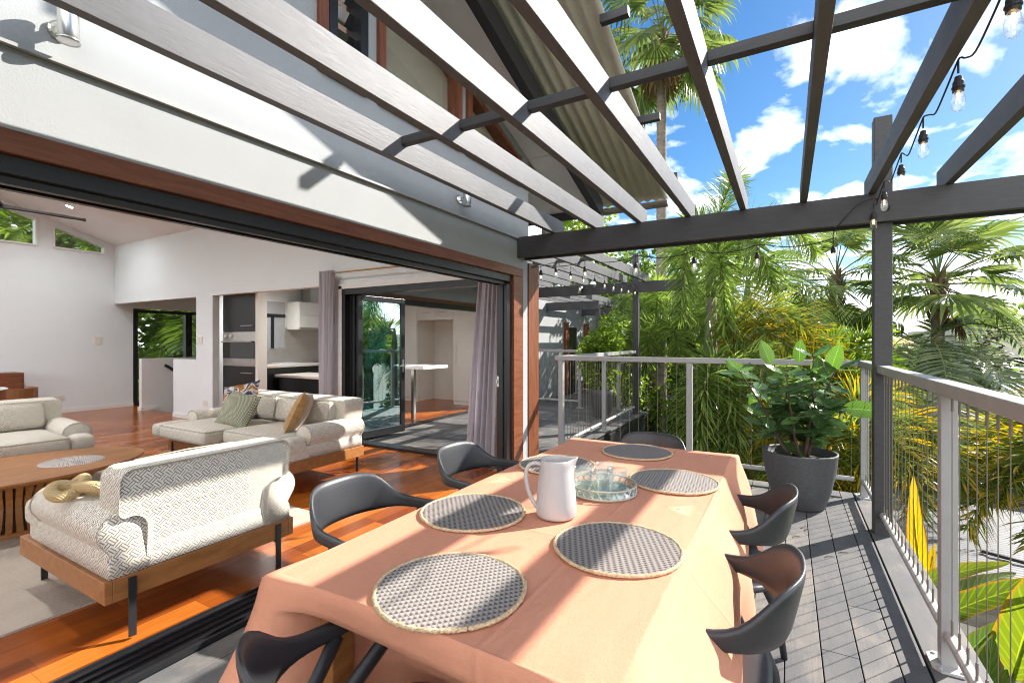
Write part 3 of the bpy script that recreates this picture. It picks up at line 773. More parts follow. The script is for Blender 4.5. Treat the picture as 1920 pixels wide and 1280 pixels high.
    MB().box(-5.72, -5.62, 13.0, 13.2, -0.3, 1.9).build('door_trim', 'merbau', house); MB().box(-5.72, -5.62, 14.6, 14.9, -0.3, 1.9).build('door_trim', 'merbau', house)
    MB().box(-5.70, -5.66, 13.3, 13.9, -0.3, 1.75).build('door_frame', 'black_frame', house)
    # ---- gable roof overhang
    b = MB()
    y0, y1 = -4.2, 5.30
    b.prism([(y0, zr(y0)), (4.345, zr(4.345)), (4.345, zr(4.345) + 0.012), (y0, zr(y0) + 0.012)], 'x', -2.298, -1.905)
    b.prism([(4.357, zr(4.357)), (y1, zr(y1)), (y1, zr(y1) + 0.012), (4.357, zr(4.357) + 0.012)], 'x', -2.298, -1.905)
    b.prism([(4.53, zr(4.53)), (y1, zr(y1)), (y1, zr(y1) + 0.012), (4.53, zr(4.53) + 0.012)], 'x', -9, -2.302)
    b.build('soffit', 'soffit', house)
    roof = MB()
    amp, wl = 0.012, 0.095
    nx = int(1.25 / wl * 8)
    roof.grid(lambda u, v: (-2.42 + u * 1.25, y0 + v * (5.60 - y0), zs(y0 + v * (5.60 - y0)) + amp * math.sin((u * 1.25) / wl * 2 * PI)), nx, 6)
    rf = roof.build('roof', 'corrugated_cream', house, smooth=True, solid=0.004)
    MB().prism([(4.35, zs(4.35)), (5.60, zs(5.60)), (5.60, zs(5.60) + 0.012), (4.35, zs(4.35) + 0.012)], 'x', -9, -2.422).build('roof_sheet', 'corrugated_cream', rf)
    MB().prism([(-4.2, zc(-4.2) + 0.16), (4.6, zc(4.6) + 0.16), (4.6, zc(4.6) + 0.18), (-4.2, zc(-4.2) + 0.18)], 'x', -12.3, -2.43).build('roof_sheet', 'corrugated_grey', rf)
    MB().prism([(y0, zr(y0) - 0.13), (5.22, zr(5.22) - 0.13), (5.22, zr(5.22) + 0.05), (y0, zr(y0) + 0.05)], 'x', -1.90, -1.82).build('barge_rafter', 'bracket_black', rf)
    MB().box(-1.90, -1.82, 5.222, 5.26, zr(5.2) - 0.14, zr(5.2) + 0.02).box(-9, -1.905, 5.262, 5.29, zr(5.28) - 0.10, zr(5.28) - 0.002).build('fascia', 'bracket_black', rf)
    g = MB(); cx, cz = 5.60, zs(5.60) - 0.035
    prof = [(cx + 0.062 * math.cos(a), cz + 0.062 * math.sin(a)) for a in [PI + k * PI / 10 for k in range(11)]]
    inn = [(cx + 0.056 * math.cos(a), cz + 0.056 * math.sin(a)) for a in [2 * PI - k * PI / 10 for k in range(11)]]
    g.prism(prof + inn, 'x', -9, -1.175)
    g.build('gutter', 'grey_timber', rf)
    MB().prism(prof, 'x', -1.174, -1.165).build('gutter_cap', 'trim_white', rf)
    for y in (2.42, 3.42, 4.40, 5.20):
        MB().box(-1.20, -0.99, y - 0.028, y + 0.028, zs(y) - 0.075, zs(y) - 0.014).build('purlin', 'beam_paint', rf)
    # outside of the stair/kitchen block so the room is not open behind
    return


make_house()


# ------------------------------------------------------------------ pergolas
def make_pergola():
    pg = thing('pergola', 'dark grey timber pergola over the dining deck, rafters running along the house wall', 'pergola', (0.57, 4.15, 0))
    MB().box(-2.284, 1.75, 4.085, 4.128, 2.145, 2.345).build('beam', 'beam_paint', pg, bevel=0.003)
    MB().box(-2.284, 1.75, 4.232, 4.275, 2.145, 2.345).build('beam', 'beam_paint', pg, bevel=0.003)
    MB().box(0.52, 0.625, 4.1285, 4.2315, -0.2, 2.88).build('post', 'beam_paint', pg, bevel=0.006)
    MB().lathe([(0.016, 0), (0.018, 0.008), (0.010, 0.016), (0.0, 0.017)], (0, 0, 0), 10, Matrix.Translation((0.585, 4.085, 2.235)) @ Matrix.Rotation(R(90), 4, 'X')).build('bolt', 'bracket_black', pg)
    xs = [0.105 + 0.402 * k for k in range(-5, 3)]
    first = None
    for x in xs:
        MB().box(x - 0.0225, x + 0.0225, -2.6, 4.30, 2.346, 2.486).build('rafter', 'pergola_paint', pg, bevel=0.003)
    for a, b_ in zip(xs[:-1], xs[1:]):
        MB().box(a + 0.0226, b_ - 0.0226, 2.03, 2.075, 2.436, 2.481).build('batten', 'beam_paint', pg, bevel=0.002)
    return pg


make_pergola()


def make_courtyard_pergola():
    pg = thing('pergola', 'second dark pergola over the small courtyard deck beyond the corner of the house', 'pergola', (-2.43, 8.85, 0))
    MB().box(-5.16, -1.565, 8.75, 8.795, 2.225, 2.425).build('beam', 'beam_paint', pg, bevel=0.003)
    MB().box(-2.48, -2.375, 8.7955, 8.9, -0.2, 2.95).build('post', 'beam_paint', pg, bevel=0.006)
    for k in range(8):
        x = -2.26 - 0.39 * k
        MB().box(x - 0.0225, x + 0.0225, 4.62, 8.98, 2.426, 2.566).build('rafter', 'pergola_paint', pg, bevel=0.003)
    for k in range(7):
        x = -2.26 - 0.39 * k
        MB().box(x - 0.367, x - 0.023, 6.6, 6.645, 2.51, 2.555).build('batten', 'beam_paint', pg)
    l = MB().tube([(-3.45, 8.745, 2.36), (-3.45, 8.70, 2.37), (-3.45, 8.66, 2.34), (-3.46, 8.64, 2.25)], 0.035, 10)
    o = l.build('spotlight', 'steel', loc=(-3.45, 8.745, 2.36), smooth=True)
    tag(o, 'small curved metal spotlight fixed on the courtyard pergola beam', 'spotlight')
    pg = thing('pergola', 'third dark pergola far behind, seen low between the timber post and the palm fronds', 'pergola', (-4.5, 12, -0.3))
    for y, z in ((11.8, 2.16), (14.4, 2.15)):
        MB().box(-5.69, -4.2, y, y + 0.05, z, z + 0.22).build('beam', 'beam_paint', pg)
    for k in range(4):
        x = -5.4 + 0.38 * k; MB().box(x - 0.022, x + 0.022, 9.2, 14.6, 2.385, 2.52).build('rafter', 'pergola_paint', pg)
    MB().box(-4.3, -4.2, 14.45, 14.55, -1.8, 2.15).build('post', 'beam_paint', pg); MB().box(-4.3, -4.2, 11.85, 11.95, -1.8, 2.16).build('post', 'beam_paint', pg)


make_courtyard_pergola()


# ------------------------------------------------------------------ railings
def railing(label, a, b, posts, spacing=0.095, z0=0.0, zt=1.165, group='grey wire balustrades', ext=(0.0, 0.0), plates=True):
    """run from a to b (x,y); posts at the given distances along it"""
    A = Vector((*a, 0)); Bv = Vector((*b, 0)); L = (Bv - A).length; d = (Bv - A).normalized(); s = Vector((d.y, -d.x, 0))
    t = thing('railing', label, 'railing', (a[0], a[1], z0), group)
    def pt(k, off=0, z=0): q = A + d * k + s * off; return (q.x, q.y, z0 + z)
    top = MB().bar(pt(-ext[0], 0, zt - 0.026), pt(L + ext[1], 0, zt - 0.026), 0.070, 0.052); top.build('top_rail', 'rail_grey', t, bevel=0.004)
    MB().tube([pt(0.03, 0, 0.135), pt(L - 0.03, 0, 0.135)], 0.021, 12).build('bottom_rail', 'pipe_grey', t, smooth=False)
    for k in posts:
        p = MB().bar(pt(k, 0, 0.0), pt(k, 0, zt - 0.053), 0.055, 0.055, tuple(d)); o = p.build('post', 'rail_grey', t, bevel=0.003)
        if plates:
            q = pt(k, 0, 0)
            pl = MB(); M = Matrix.Translation(q) @ Matrix.Rotation(math.atan2(d.y, d.x), 4, 'Z')
            pl.prism([(-0.075, -0.035), (-0.05, -0.06), (0.05, -0.06), (0.075, -0.035), (0.075, 0.035), (0.05, 0.06), (-0.05, 0.06), (-0.075, 0.035)], 'z', 0.001, 0.011, M)
            for i in (-0.055, 0.055): pl.lathe([(0.008, 0.011), (0.008, 0.017), (0.0, 0.018)], (i, 0.035, 0), 8, M); pl.lathe([(0.008, 0.011), (0.008, 0.017), (0.0, 0.018)], (i, -0.035, 0), 8, M)
            pl.build('base_plate', 'pipe_grey', o)
    n = int(L / spacing); proto = None
    for i in range(n):
        k = (i + 0.5) * L / n
        if any(abs(k - q) < 0.045 for q in posts): continue
        if proto is None:
            w = MB(); q = pt(k)
            w.tube([(q[0], q[1], z0 + 0.15), (q[0], q[1], z0 + zt - 0.05)], 0.0017, 5)
            w.tube([(q[0], q[1], z0 + 0.155), (q[0], q[1], z0 + 0.215)], 0.0045, 6); w.tube([(q[0], q[1], z0 + zt - 0.115), (q[0], q[1], z0 + zt - 0.052)], 0.0045, 6)
            proto = w.build('wire', 'wire_steel', t); k0 = k
        else:
            c = proto.copy(); COL.objects.link(c); c.parent = t; c.location = Vector(d) * (k - k0)
    return t


railing('grey wire balustrade along the open right hand side of the dining deck', (0.572, -0.6), (0.572, 5.10), [0.6, 3.2, 5.66], ext=(0, 0.034))
railing('grey wire balustrade across the far end of the dining deck behind the large potted plant', (0.534, 5.10), (-2.30, 5.10), [1.39, 2.80], ext=(0, 0.035))
railing('grey wire balustrade with sunlit white top edge running away beside the courtyard deck', (-2.302, 5.14), (-2.43, 8.74), [1.74], ext=(0, 0))
railing('low grey balustrade crossing the back of the courtyard deck behind the tall dark planter', (-5.1, 9.0), (-3.55, 9.0), [0.1, 1.5])
railing('distant grey balustrade on the lower deck past the courtyard', (-2.95, 9.4), (-3.1, 13.5), [0.05, 2.0, 4.0], z0=-0.235, spacing=0.13)
railing('farthest grey balustrade crossing the lower deck under the third pergola', (-5.6, 13.6), (-3.15, 13.6), [0.05, 2.3], z0=-0.235, spacing=0.13)

# ================================================================== DINING SETTING ON THE DECK
TX0, TX1, TY0, TY1, TZ = -1.125, -0.245, 0.765, 2.735, 0.742


def make_table():
    t = thing('dining_table', 'long dining table hidden under the terracotta linen cloth, its timber leg showing below the hem', 'table', (-0.685, 1.75, 0))
    MB().box(TX0 + 0.012, TX1 - 0.012, TY0 + 0.012, TY1 - 0.012, 0.705, 0.738).build('tabletop', 'oak', t)
    MB().box(TX0 + 0.05, TX1 - 0.05, TY0 + 0.05, TY1 - 0.05, 0.64, 0.7045).build('apron', 'oak', t)
    for x in (TX0 + 0.06, TX1 - 0.13):
        for y in (TY0 + 0.06, TY1 - 0.13): MB().box(x, x + 0.07, y, y + 0.07, 0, 0.639).build('leg', 'oak', t, bevel=0.004)
    # ---- cloth
    cx, cy = (TX0 + TX1) / 2, (TY0 + TY1) / 2; hx, hy = (TX1 - TX0) / 2, (TY1 - TY0) / 2; rc = 0.02
    per = []
    N = 88
    def edge(n, a, b): return [(a[0] + (b[0] - a[0]) * i / n, a[1] + (b[1] - a[1]) * i / n) for i in range(n)]
    c = [(-hx, -hy), (hx, -hy), (hx, hy), (-hx, hy)]
    per = edge(52, c[0], c[1]) + edge(104, c[1], c[2]) + edge(52, c[2], c[3]) + edge(104, c[3], c[0])
    n = len(per)
    vs = []; fs = []
    rings = [(0.0, 'top'), (0.35, 'top'), (0.7, 'top'), (0.93, 'top'), (0.985, 'top'), (0.997, 'top'), (1.0, 'top')]
    for s, _ in rings:
        for (x, y) in per:
            if s < 1:   # shrink keeping the border even
                k = (1 - s) * hx; px = math.copysign(max(0, abs(x) - k), x); py = math.copysign(max(0, abs(y) - k), y)
            else: px, py = x, y
            z = TZ + 0.0015 * math.sin(px * 9 + py * 4) * (1 if s < 1 else 0.3)
            vs.append((cx + px, cy + py, z))
    depth = [0.003, 0.007, 0.013, 0.03, 0.05, 0.066, 0.072, 0.08, 0.09, 0.11, 0.135, 0.16, 0.22, 0.29, 0.36, 0.43, 0.49, 0.53]
    def sm(a, b, x): x = max(0, min(1, (x - a) / (b - a))); return x * x * (3 - 2 * x)
    for d in depth:
        for i, (x, y) in enumerate(per):
            nx = 1 if abs(x - hx) < 1e-6 else -1 if abs(x + hx) < 1e-6 else 0
            ny = 1 if abs(y - hy) < 1e-6 else -1 if abs(y + hy) < 1e-6 else 0
            dcx = hx - abs(x); dcy = hy - abs(y); dc = max(dcx, dcy)         # distance along the edge from the nearest corner
            corner = math.exp(-(dc / 0.10) ** 2)
            if i < 52: side = 'near'
            elif i < 156: side = 'right'
            elif i < 208: side = 'far'
            else: side = 'left'
            al = (y if side in ('right', 'left') else x)
            o = 0.007 * sm(0, 0.02, d)
            fold = sm(0.04, 0.5, d)
            if side == 'right': fr_ = sm(-0.03, 0.19, d) * sm(-0.01, 0.02, d); o += fr_ * (0.080 + 0.085 * (0.5 - al / (2 * hy))) * (1 - 0.65 * sm(hy - 0.5, hy - 0.05, al)) + fold * (0.030 * math.sin(al * 8.5 + 0.6) + 0.018 * math.sin(al * 17 + 1))
            elif side == 'left': o += fold * (0.035 + 0.03 * math.sin(al * 9 + 2))
            elif side == 'near':
                tuck = sm(-hx + 0.045, -hx + 0.13, x) * (1 - sm(hx - 0.2, hx - 0.08, x))
                o += fold * 0.06 - tuck * sm(0.068, 0.10, d) * (0.22 + 0.12 * sm(0.10, 0.5, d))
            else: o += fold * (0.05 + 0.03 * math.sin(al * 11))
            o += corner * (0.02 + 0.15 * d)
            # folds next to a corner
            w = math.exp(-((dc - 0.10) / 0.06) ** 2) * fold * 0.05
            o += w * (1 if side in ('near', 'right') else 0.5)
            px = x + nx * o; py = y + ny * o
            if corner > 0.5 and nx == 0: px += math.copysign(o * 0.6 * (corner - 0.5) * 2, x)
            if corner > 0.5 and ny == 0: py += math.copysign(o * 0.6 * (corner - 0.5) * 2, y)
            hem = 1 + 0.05 * math.sin(al * 6)
            zz = TZ - d * hem
            if d < 0.02: zz = TZ - d * 0.6
            vs.append((cx + px, cy + py, zz))
    m = len(rings) + len(depth)
    for r in range(m - 1):
        for i in range(n):
            j = (i + 1) % n; fs.append((r * n + i, r * n + j, (r + 1) * n + j, (r + 1) * n + i))
    fs.append(tuple(range(n)))
    b = MB(); b.add(vs[n:], [tuple(k - n for k in f) for f in fs if min(f) >= n])
    # flat centre
    b.add(vs[n:2 * n], [tuple(range(n))])
    o = b.build('tablecloth', 'terracotta_linen', smooth=True, loc=(cx, cy, TZ))
    tag(o, 'terracotta orange linen cloth draped over the long dining table', 'tablecloth')


make_table()


def make_placemats():
    proto = {}
    def mat(x, y, label, kind, rot):
        if kind not in proto:
            o = MB()
            # dished disc of weave
            N = 48; vs = [(0, 0, 0.0075)]; fs = []
            for r in (0.09, 0.171):
                for k in range(N): a = 2 * PI * k / N; vs.append((r * math.cos(a), r * math.sin(a), 0.0075))
            for k in range(N): fs.append((0, 1 + k, 1 + (k + 1) % N)); fs.append((1 + k, 1 + N + k, 1 + N + (k + 1) % N, 1 + (k + 1) % N))
            o.add(vs, fs); o.lathe([(0.171, 0.0075), (0.172, 0.001), (0.0, 0.001)], n=N)
            rng = random.Random(5); pts = []; rs = []
            w = o.build('placemat', kind)
            b = MB(); M2 = 120
            for q in range(2):     # two twisted strands of rope
                pts = []
                for k in range(M2 + 1):
                    a = 2 * PI * k / M2; tw = a * 46 + q * PI
                    rr = 0.176 + 0.0026 * math.cos(tw) + 0.0012 * math.sin(5 * a); pts.append((rr * math.cos(a), rr * math.sin(a), 0.0056 + 0.0022 * math.sin(tw)))
                b.tube(pts, 0.0042, 6, False)
            r_ = b.build('rope_rim', 'straw_rope', w, smooth=True)
            proto[kind] = w; o = w
        else: o = copy_tree(proto[kind])
        o.location = (x, y, TZ + 0.0015); o.rotation_euler = (0, 0, rot)
        tag(o, label, 'placemat', 'round woven placemats on the terracotta cloth'); return o
    mat(-0.69, 2.525, 'round woven placemat at the far head of the table in the shade', 'mat_weave', R(70))
    mat(-0.945, 2.075, 'round woven placemat on the window side of the table partly hidden behind the jug', 'mat_weave', R(10))
    mat(-0.414, 2.075, 'round woven placemat to the right of the tray of glasses', 'mat_light', R(75))
    mat(-0.935, 1.362, 'round woven placemat in front of the jug handle on the window side', 'mat_weave', R(40))
    mat(-0.419, 1.331, 'round woven placemat with a diagonal shadow, nearest the balustrade chairs', 'mat_weave', R(24))
    mat(-0.693, 0.916, 'pale sunlit woven placemat at the near head of the table, largest in view', 'mat_light', R(-42))


make_placemats()


def make_jug():
    t = thing('jug', 'tall white ceramic water jug with curved handle and pinched spout', 'jug', (-0.674, 1.475, TZ + 0.003))
    z0 = TZ + 0.003
    prof = [(0.0, 0.0), (0.060, 0.0), (0.0685, 0.004), (0.0725, 0.014), (0.0715, 0.05), (0.067, 0.10), (0.061, 0.15), (0.0565, 0.185), (0.0562, 0.200), (0.0540, 0.2035), (0.0515, 0.200), (0.051, 0.18), (0.060, 0.10), (0.066, 0.02), (0.0, 0.012)]
    b = MB(); n = 48; vs = []; fs = []
    spout = math.atan2(0.55, 0.82)
    for (r, z) in prof:
        for k in range(n):
            a = 2 * PI * k / n; da = (a - spout + PI) % (2 * PI) - PI
            w = math.exp(-(da / 0.26) ** 2) * max(0, (z - 0.135) / 0.068) ** 2
            rr = r + (0.026 * w if r > 0.02 else 0); zz = z + 0.006 * w
            vs.append((-0.674 + rr * math.cos(a), 1.475 + rr * math.sin(a), z0 + zz))
    for i in range(len(prof) - 1):
        for k in range(n): k2 = (k + 1) % n; fs.append((i * n + k, i * n + k2, (i + 1) * n + k2, (i + 1) * n + k))
    b.add(vs, fs); b.build('body', 'ceramic', t, smooth=True)
    d = Vector((-math.cos(spout), -math.sin(spout), 0)); c = Vector((-0.674, 1.475, z0))
    pts = []
    P = [(0.052, 0.183), (0.075, 0.190), (0.098, 0.182), (0.109, 0.155), (0.107, 0.12), (0.098, 0.085), (0.084, 0.055), (0.0685, 0.032)]
    for i in range(len(P) - 1):
        for q in range(4):
            tt = q / 4; p0 = P[max(i - 1, 0)]; p1 = P[i]; p2 = P[i + 1]; p3 = P[min(i + 2, len(P) - 1)]
            f = lambda a0, a1, a2, a3: 0.5 * (2 * a1 + (a2 - a0) * tt + (2 * a0 - 5 * a1 + 4 * a2 - a3) * tt ** 2 + (3 * a1 - a0 - 3 * a2 + a3) * tt ** 3)
            pts.append(c + d * f(p0[0], p1[0], p2[0], p3[0]) + Vector((0, 0, f(p0[1], p1[1], p2[1], p3[1]))))
    pts.append(c + d * P[-1][0] + Vector((0, 0, P[-1][1])))
    MB().tube(pts, 0.0075, 10).build('handle', 'ceramic', t, smooth=True); t.scale = (0.94, 0.94, 0.94)


make_jug()


def make_tray():
    cx, cy = -0.625, 1.80; z0 = TZ + 0.003; r = 0.128
    t = thing('tray', 'round mirrored tray with a pierced metal rim', 'tray', (cx, cy, z0))
    MB().lathe([(0.0, 0.0), (r, 0.0), (r, 0.004), (0.0, 0.005)], (cx, cy, z0), 48).build('base', 'mirror_tray', t)
    b = MB(); n = 26
    for z in (0.006, 0.036):
        b.tube([(cx + r * math.cos(2 * PI * k / 48), cy + r * math.sin(2 * PI * k / 48), z0 + z) for k in range(49)], 0.0034, 6, False)
    for k in range(n):
        for s in (1, -1):
            pts = []
            for q in range(7):
                u = q / 6; a = 2 * PI * (k + 0.5 + s * (u - 0.5) + s * 0.13 * math.sin(2 * PI * u)) / n
                pts.append((cx + r * math.cos(a), cy + r * math.sin(a), z0 + 0.006 + 0.03 * u))
            b.tube(pts, 0.0024, 4, False)
    b.build('rim', 'brass_pale', t)
    spots = [(-0.695, 1.765, 'clear fluted tumbler on the tray, half hidden behind the jug'), (-0.640, 1.865, 'clear fluted tumbler at the back of the tray'),
             (-0.568, 1.805, 'clear fluted tumbler on the tray nearest its right hand rim'), (-0.615, 1.745, 'clear fluted tumbler at the front middle of the tray')]
    proto = None
    for x, y, lab in spots:
        if proto is None:
            n = 40; vs = []; fs = []
            prof = [(0.0, 0.0), (0.028, 0.0), (0.031, 0.003), (0.033, 0.02), (0.0345, 0.05), (0.036, 0.056), (0.0375, 0.088), (0.0355, 0.088), (0.034, 0.056), (0.031, 0.012), (0.0, 0.010)]
            for i, (rr, z) in enumerate(prof):
                for k in range(n):
                    f = 1 + (0.02 * math.cos(k * PI / 2) if 0.002 < z < 0.054 and i < 5 else 0); a = 2 * PI * k / n
                    vs.append((rr * f * math.cos(a), rr * f * math.sin(a), z))
            for i in range(len(prof) - 1):
                for k in range(n): k2 = (k + 1) % n; fs.append((i * n + k, i * n + k2, (i + 1) * n + k2, (i + 1) * n + k))
            proto = MB().add(vs, fs).build('tumbler', 'tumbler_glass', smooth=True); o = proto
        else: o = proto.copy(); COL.objects.link(o)
        o.location = (x, y, z0 + 0.0055); tag(o, lab, 'glass', 'tumblers on the tray')


paint('brass_pale', (0.46, 0.46, 0.38), 0.4, 0.1, metal=0.35)
make_tray()


def make_chair():
    t = thing('dining_chair', 'chair', 'chair')
    # one wide band sweeping round the back and thinning into the arms
    nu, nv = 44, 8
    def path(u):        # u -1..1 from left arm tip to right arm tip; returns x,y, tangent angle
        a = abs(u)
        if a < 0.62:
            th = a / 0.62 * R(84); x = 0.232 * math.sin(th) ** 0.86 if th > 0 else 0; y = -0.255 * math.cos(th) ** 0.8 + 0.0
        else:
            k = (a - 0.62) / 0.38; x0 = 0.232 * math.sin(R(84)) ** 0.86; y0 = -0.255 * math.cos(R(84)) ** 0.8
            x = x0 + 0.012 * math.sin(k * PI); y = y0 + k * 0.235
        return math.copysign(x, u), y
    def prof(u):
        a = abs(u); w = 1 / (1 + math.exp((a - 0.365) / 0.058))
        top = 0.657 + 0.112 * w - 0.018 * max(0, a - 0.7) ; bot = 0.617 - 0.012 * w - 0.02 * max(0, a - 0.7)
        return bot, top, w
    outer = []; inner = []
    for i in range(nu + 1):
        u = -1 + 2 * i / nu; x, y = path(u); b, tp, w = prof(u)
        xa, ya = path(max(-1, u - 0.01)); xb, yb = path(min(1, u + 0.01)); d = Vector((xb - xa, yb - ya, 0)).normalized(); nrm = Vector((d.y, -d.x, 0))
        ro = []; ri = []
        for j in range(nv + 1):
            s = j / nv; z = b + (tp - b) * s
            lean = (0.035 * (s - 0.35)) * w
            th = 0.008 + 0.004 * (1 - w)
            p = Vector((x, y, z)) + nrm * lean
            edge = 1 - abs(2 * s - 1) ** 6 * 0.55
            ro.append(tuple(p + nrm * th * edge)); ri.append(tuple(p - nrm * th * edge))
        outer.append(ro); inner.append(ri)
    b = MB(); vs = []; fs = []
    for i in range(nu + 1): vs += outer[i] + inner[i][::-1]
    m = 2 * (nv + 1)
    for i in range(nu):
        for j in range(m): j2 = (j + 1) % m; fs.append((i * m + j, i * m + j2, (i + 1) * m + j2, (i + 1) * m + j))
    fs.append(tuple(range(m))[::-1]); fs.append(tuple(nu * m + j for j in range(m)))
    b.add(vs, fs); o = b.build('backrest', 'chair_plastic', t, smooth=True)
    # seat: dished rounded square
    n = 36; vs = []; fs = []
    def se(a, rx, ry, p=3.2): c, s = math.cos(a), math.sin(a); return (math.copysign(abs(c) ** (2 / p), c) * rx, math.copysign(abs(s) ** (2 / p), s) * ry)
    rows = [(0.0, 0.438), (0.35, 0.440), (0.7, 0.446), (0.93, 0.456), (1.0, 0.450), (0.99, 0.436), (0.93, 0.428), (0.6, 0.424), (0.0, 0.424)]
    for k, z in rows:
        for i in range(n): a = 2 * PI * i / n; x, y = se(a, 0.208 * k, 0.218 * k); vs.append((x, y + 0.01, z - 0.010 * max(0, y / 0.225) ** 2 * k))
    for r in range(len(rows) - 1):
        for i in range(n): j = (i + 1) % n; fs.append((r * n + i, r * n + j, (r + 1) * n + j, (r + 1) * n + i))
    MB().add(vs, fs).build('seat', 'chair_plastic', t, smooth=True)
    def leg(pts, ws):
        b = MB(); pv = [Vector(p) for p in pts]; vs = []; fs = []
        for i, p in enumerate(pv):
            d = (pv[min(i + 1, len(pv) - 1)] - pv[max(i - 1, 0)]).normalized(); s = Vector((1, 0, 0)); u = s.cross(d).normalized()
            w, h = ws[i]
            for k in range(8): a = 2 * PI * (k + 0.5) / 8; vs.append(tuple(p + s * math.cos(a) * w + u * math.sin(a) * h))
        for i in range(len(pv) - 1):
            for k in range(8): k2 = (k + 1) % 8; fs.append((i * 8 + k, i * 8 + k2, (i + 1) * 8 + k2, (i + 1) * 8 + k))
        fs.append(tuple(range(8))[::-1]); fs.append(tuple((len(pv) - 1) * 8 + k for k in range(8)))
        b.add(vs, fs); return b.build('leg', 'chair_plastic', t, smooth=True)
    for s in (-1, 1):
        leg([(s * 0.228, 0.205, 0.646), (s * 0.228, 0.150, 0.595), (s * 0.222, 0.0, 0.475), (s * 0.216, -0.13, 0.36), (s * 0.220, -0.205, 0.20), (s * 0.226, -0.235, 0.0)],
            [(0.010, 0.022), (0.011, 0.022), (0.013, 0.022), (0.013, 0.022), (0.012, 0.018), (0.010, 0.013)])
        leg([(s * 0.180, 0.13, 0.43), (s * 0.198, 0.18, 0.33), (s * 0.213, 0.215, 0.16), (s * 0.221, 0.235, 0.0)], [(0.012, 0.022), (0.013, 0.020), (0.012, 0.017), (0.010, 0.013)])
        leg([(s * 0.230, -0.02, 0.62), (s * 0.224, -0.085, 0.52), (s * 0.214, -0.135, 0.40)], [(0.009, 0.020), (0.010, 0.018), (0.010, 0.018)])
    return t


ch = make_chair()
spots = [(-1.335, 1.36, -90, 'black plastic armchair tucked under the table on the house side, nearer of the pair there'),
         (-1.335, 2.12, -90, 'black plastic armchair on the house side of the table beside the curtain'),
         (-0.24, 1.42, 90, 'black plastic armchair on the balustrade side whose whole seat shows, nearest the camera there'),
         (-0.245, 2.09, 90, 'black plastic armchair on the balustrade side in front of the big pot'),
         (-0.71, 2.735, 180, 'black plastic armchair at the far head of the table, only its back showing'),
         (-0.715, 0.745, -17, 'black plastic armchair at the near head of the table, cut off by the photo edge')]
for i, (x, y, a, lab) in enumerate(spots):
    o = ch if i == 0 else copy_tree(ch)
    o.location = (x, y, 0.0005); o.rotation_euler = (0, 0, R(a)); tag(o, lab, 'chair', 'black armchairs round the dining table')


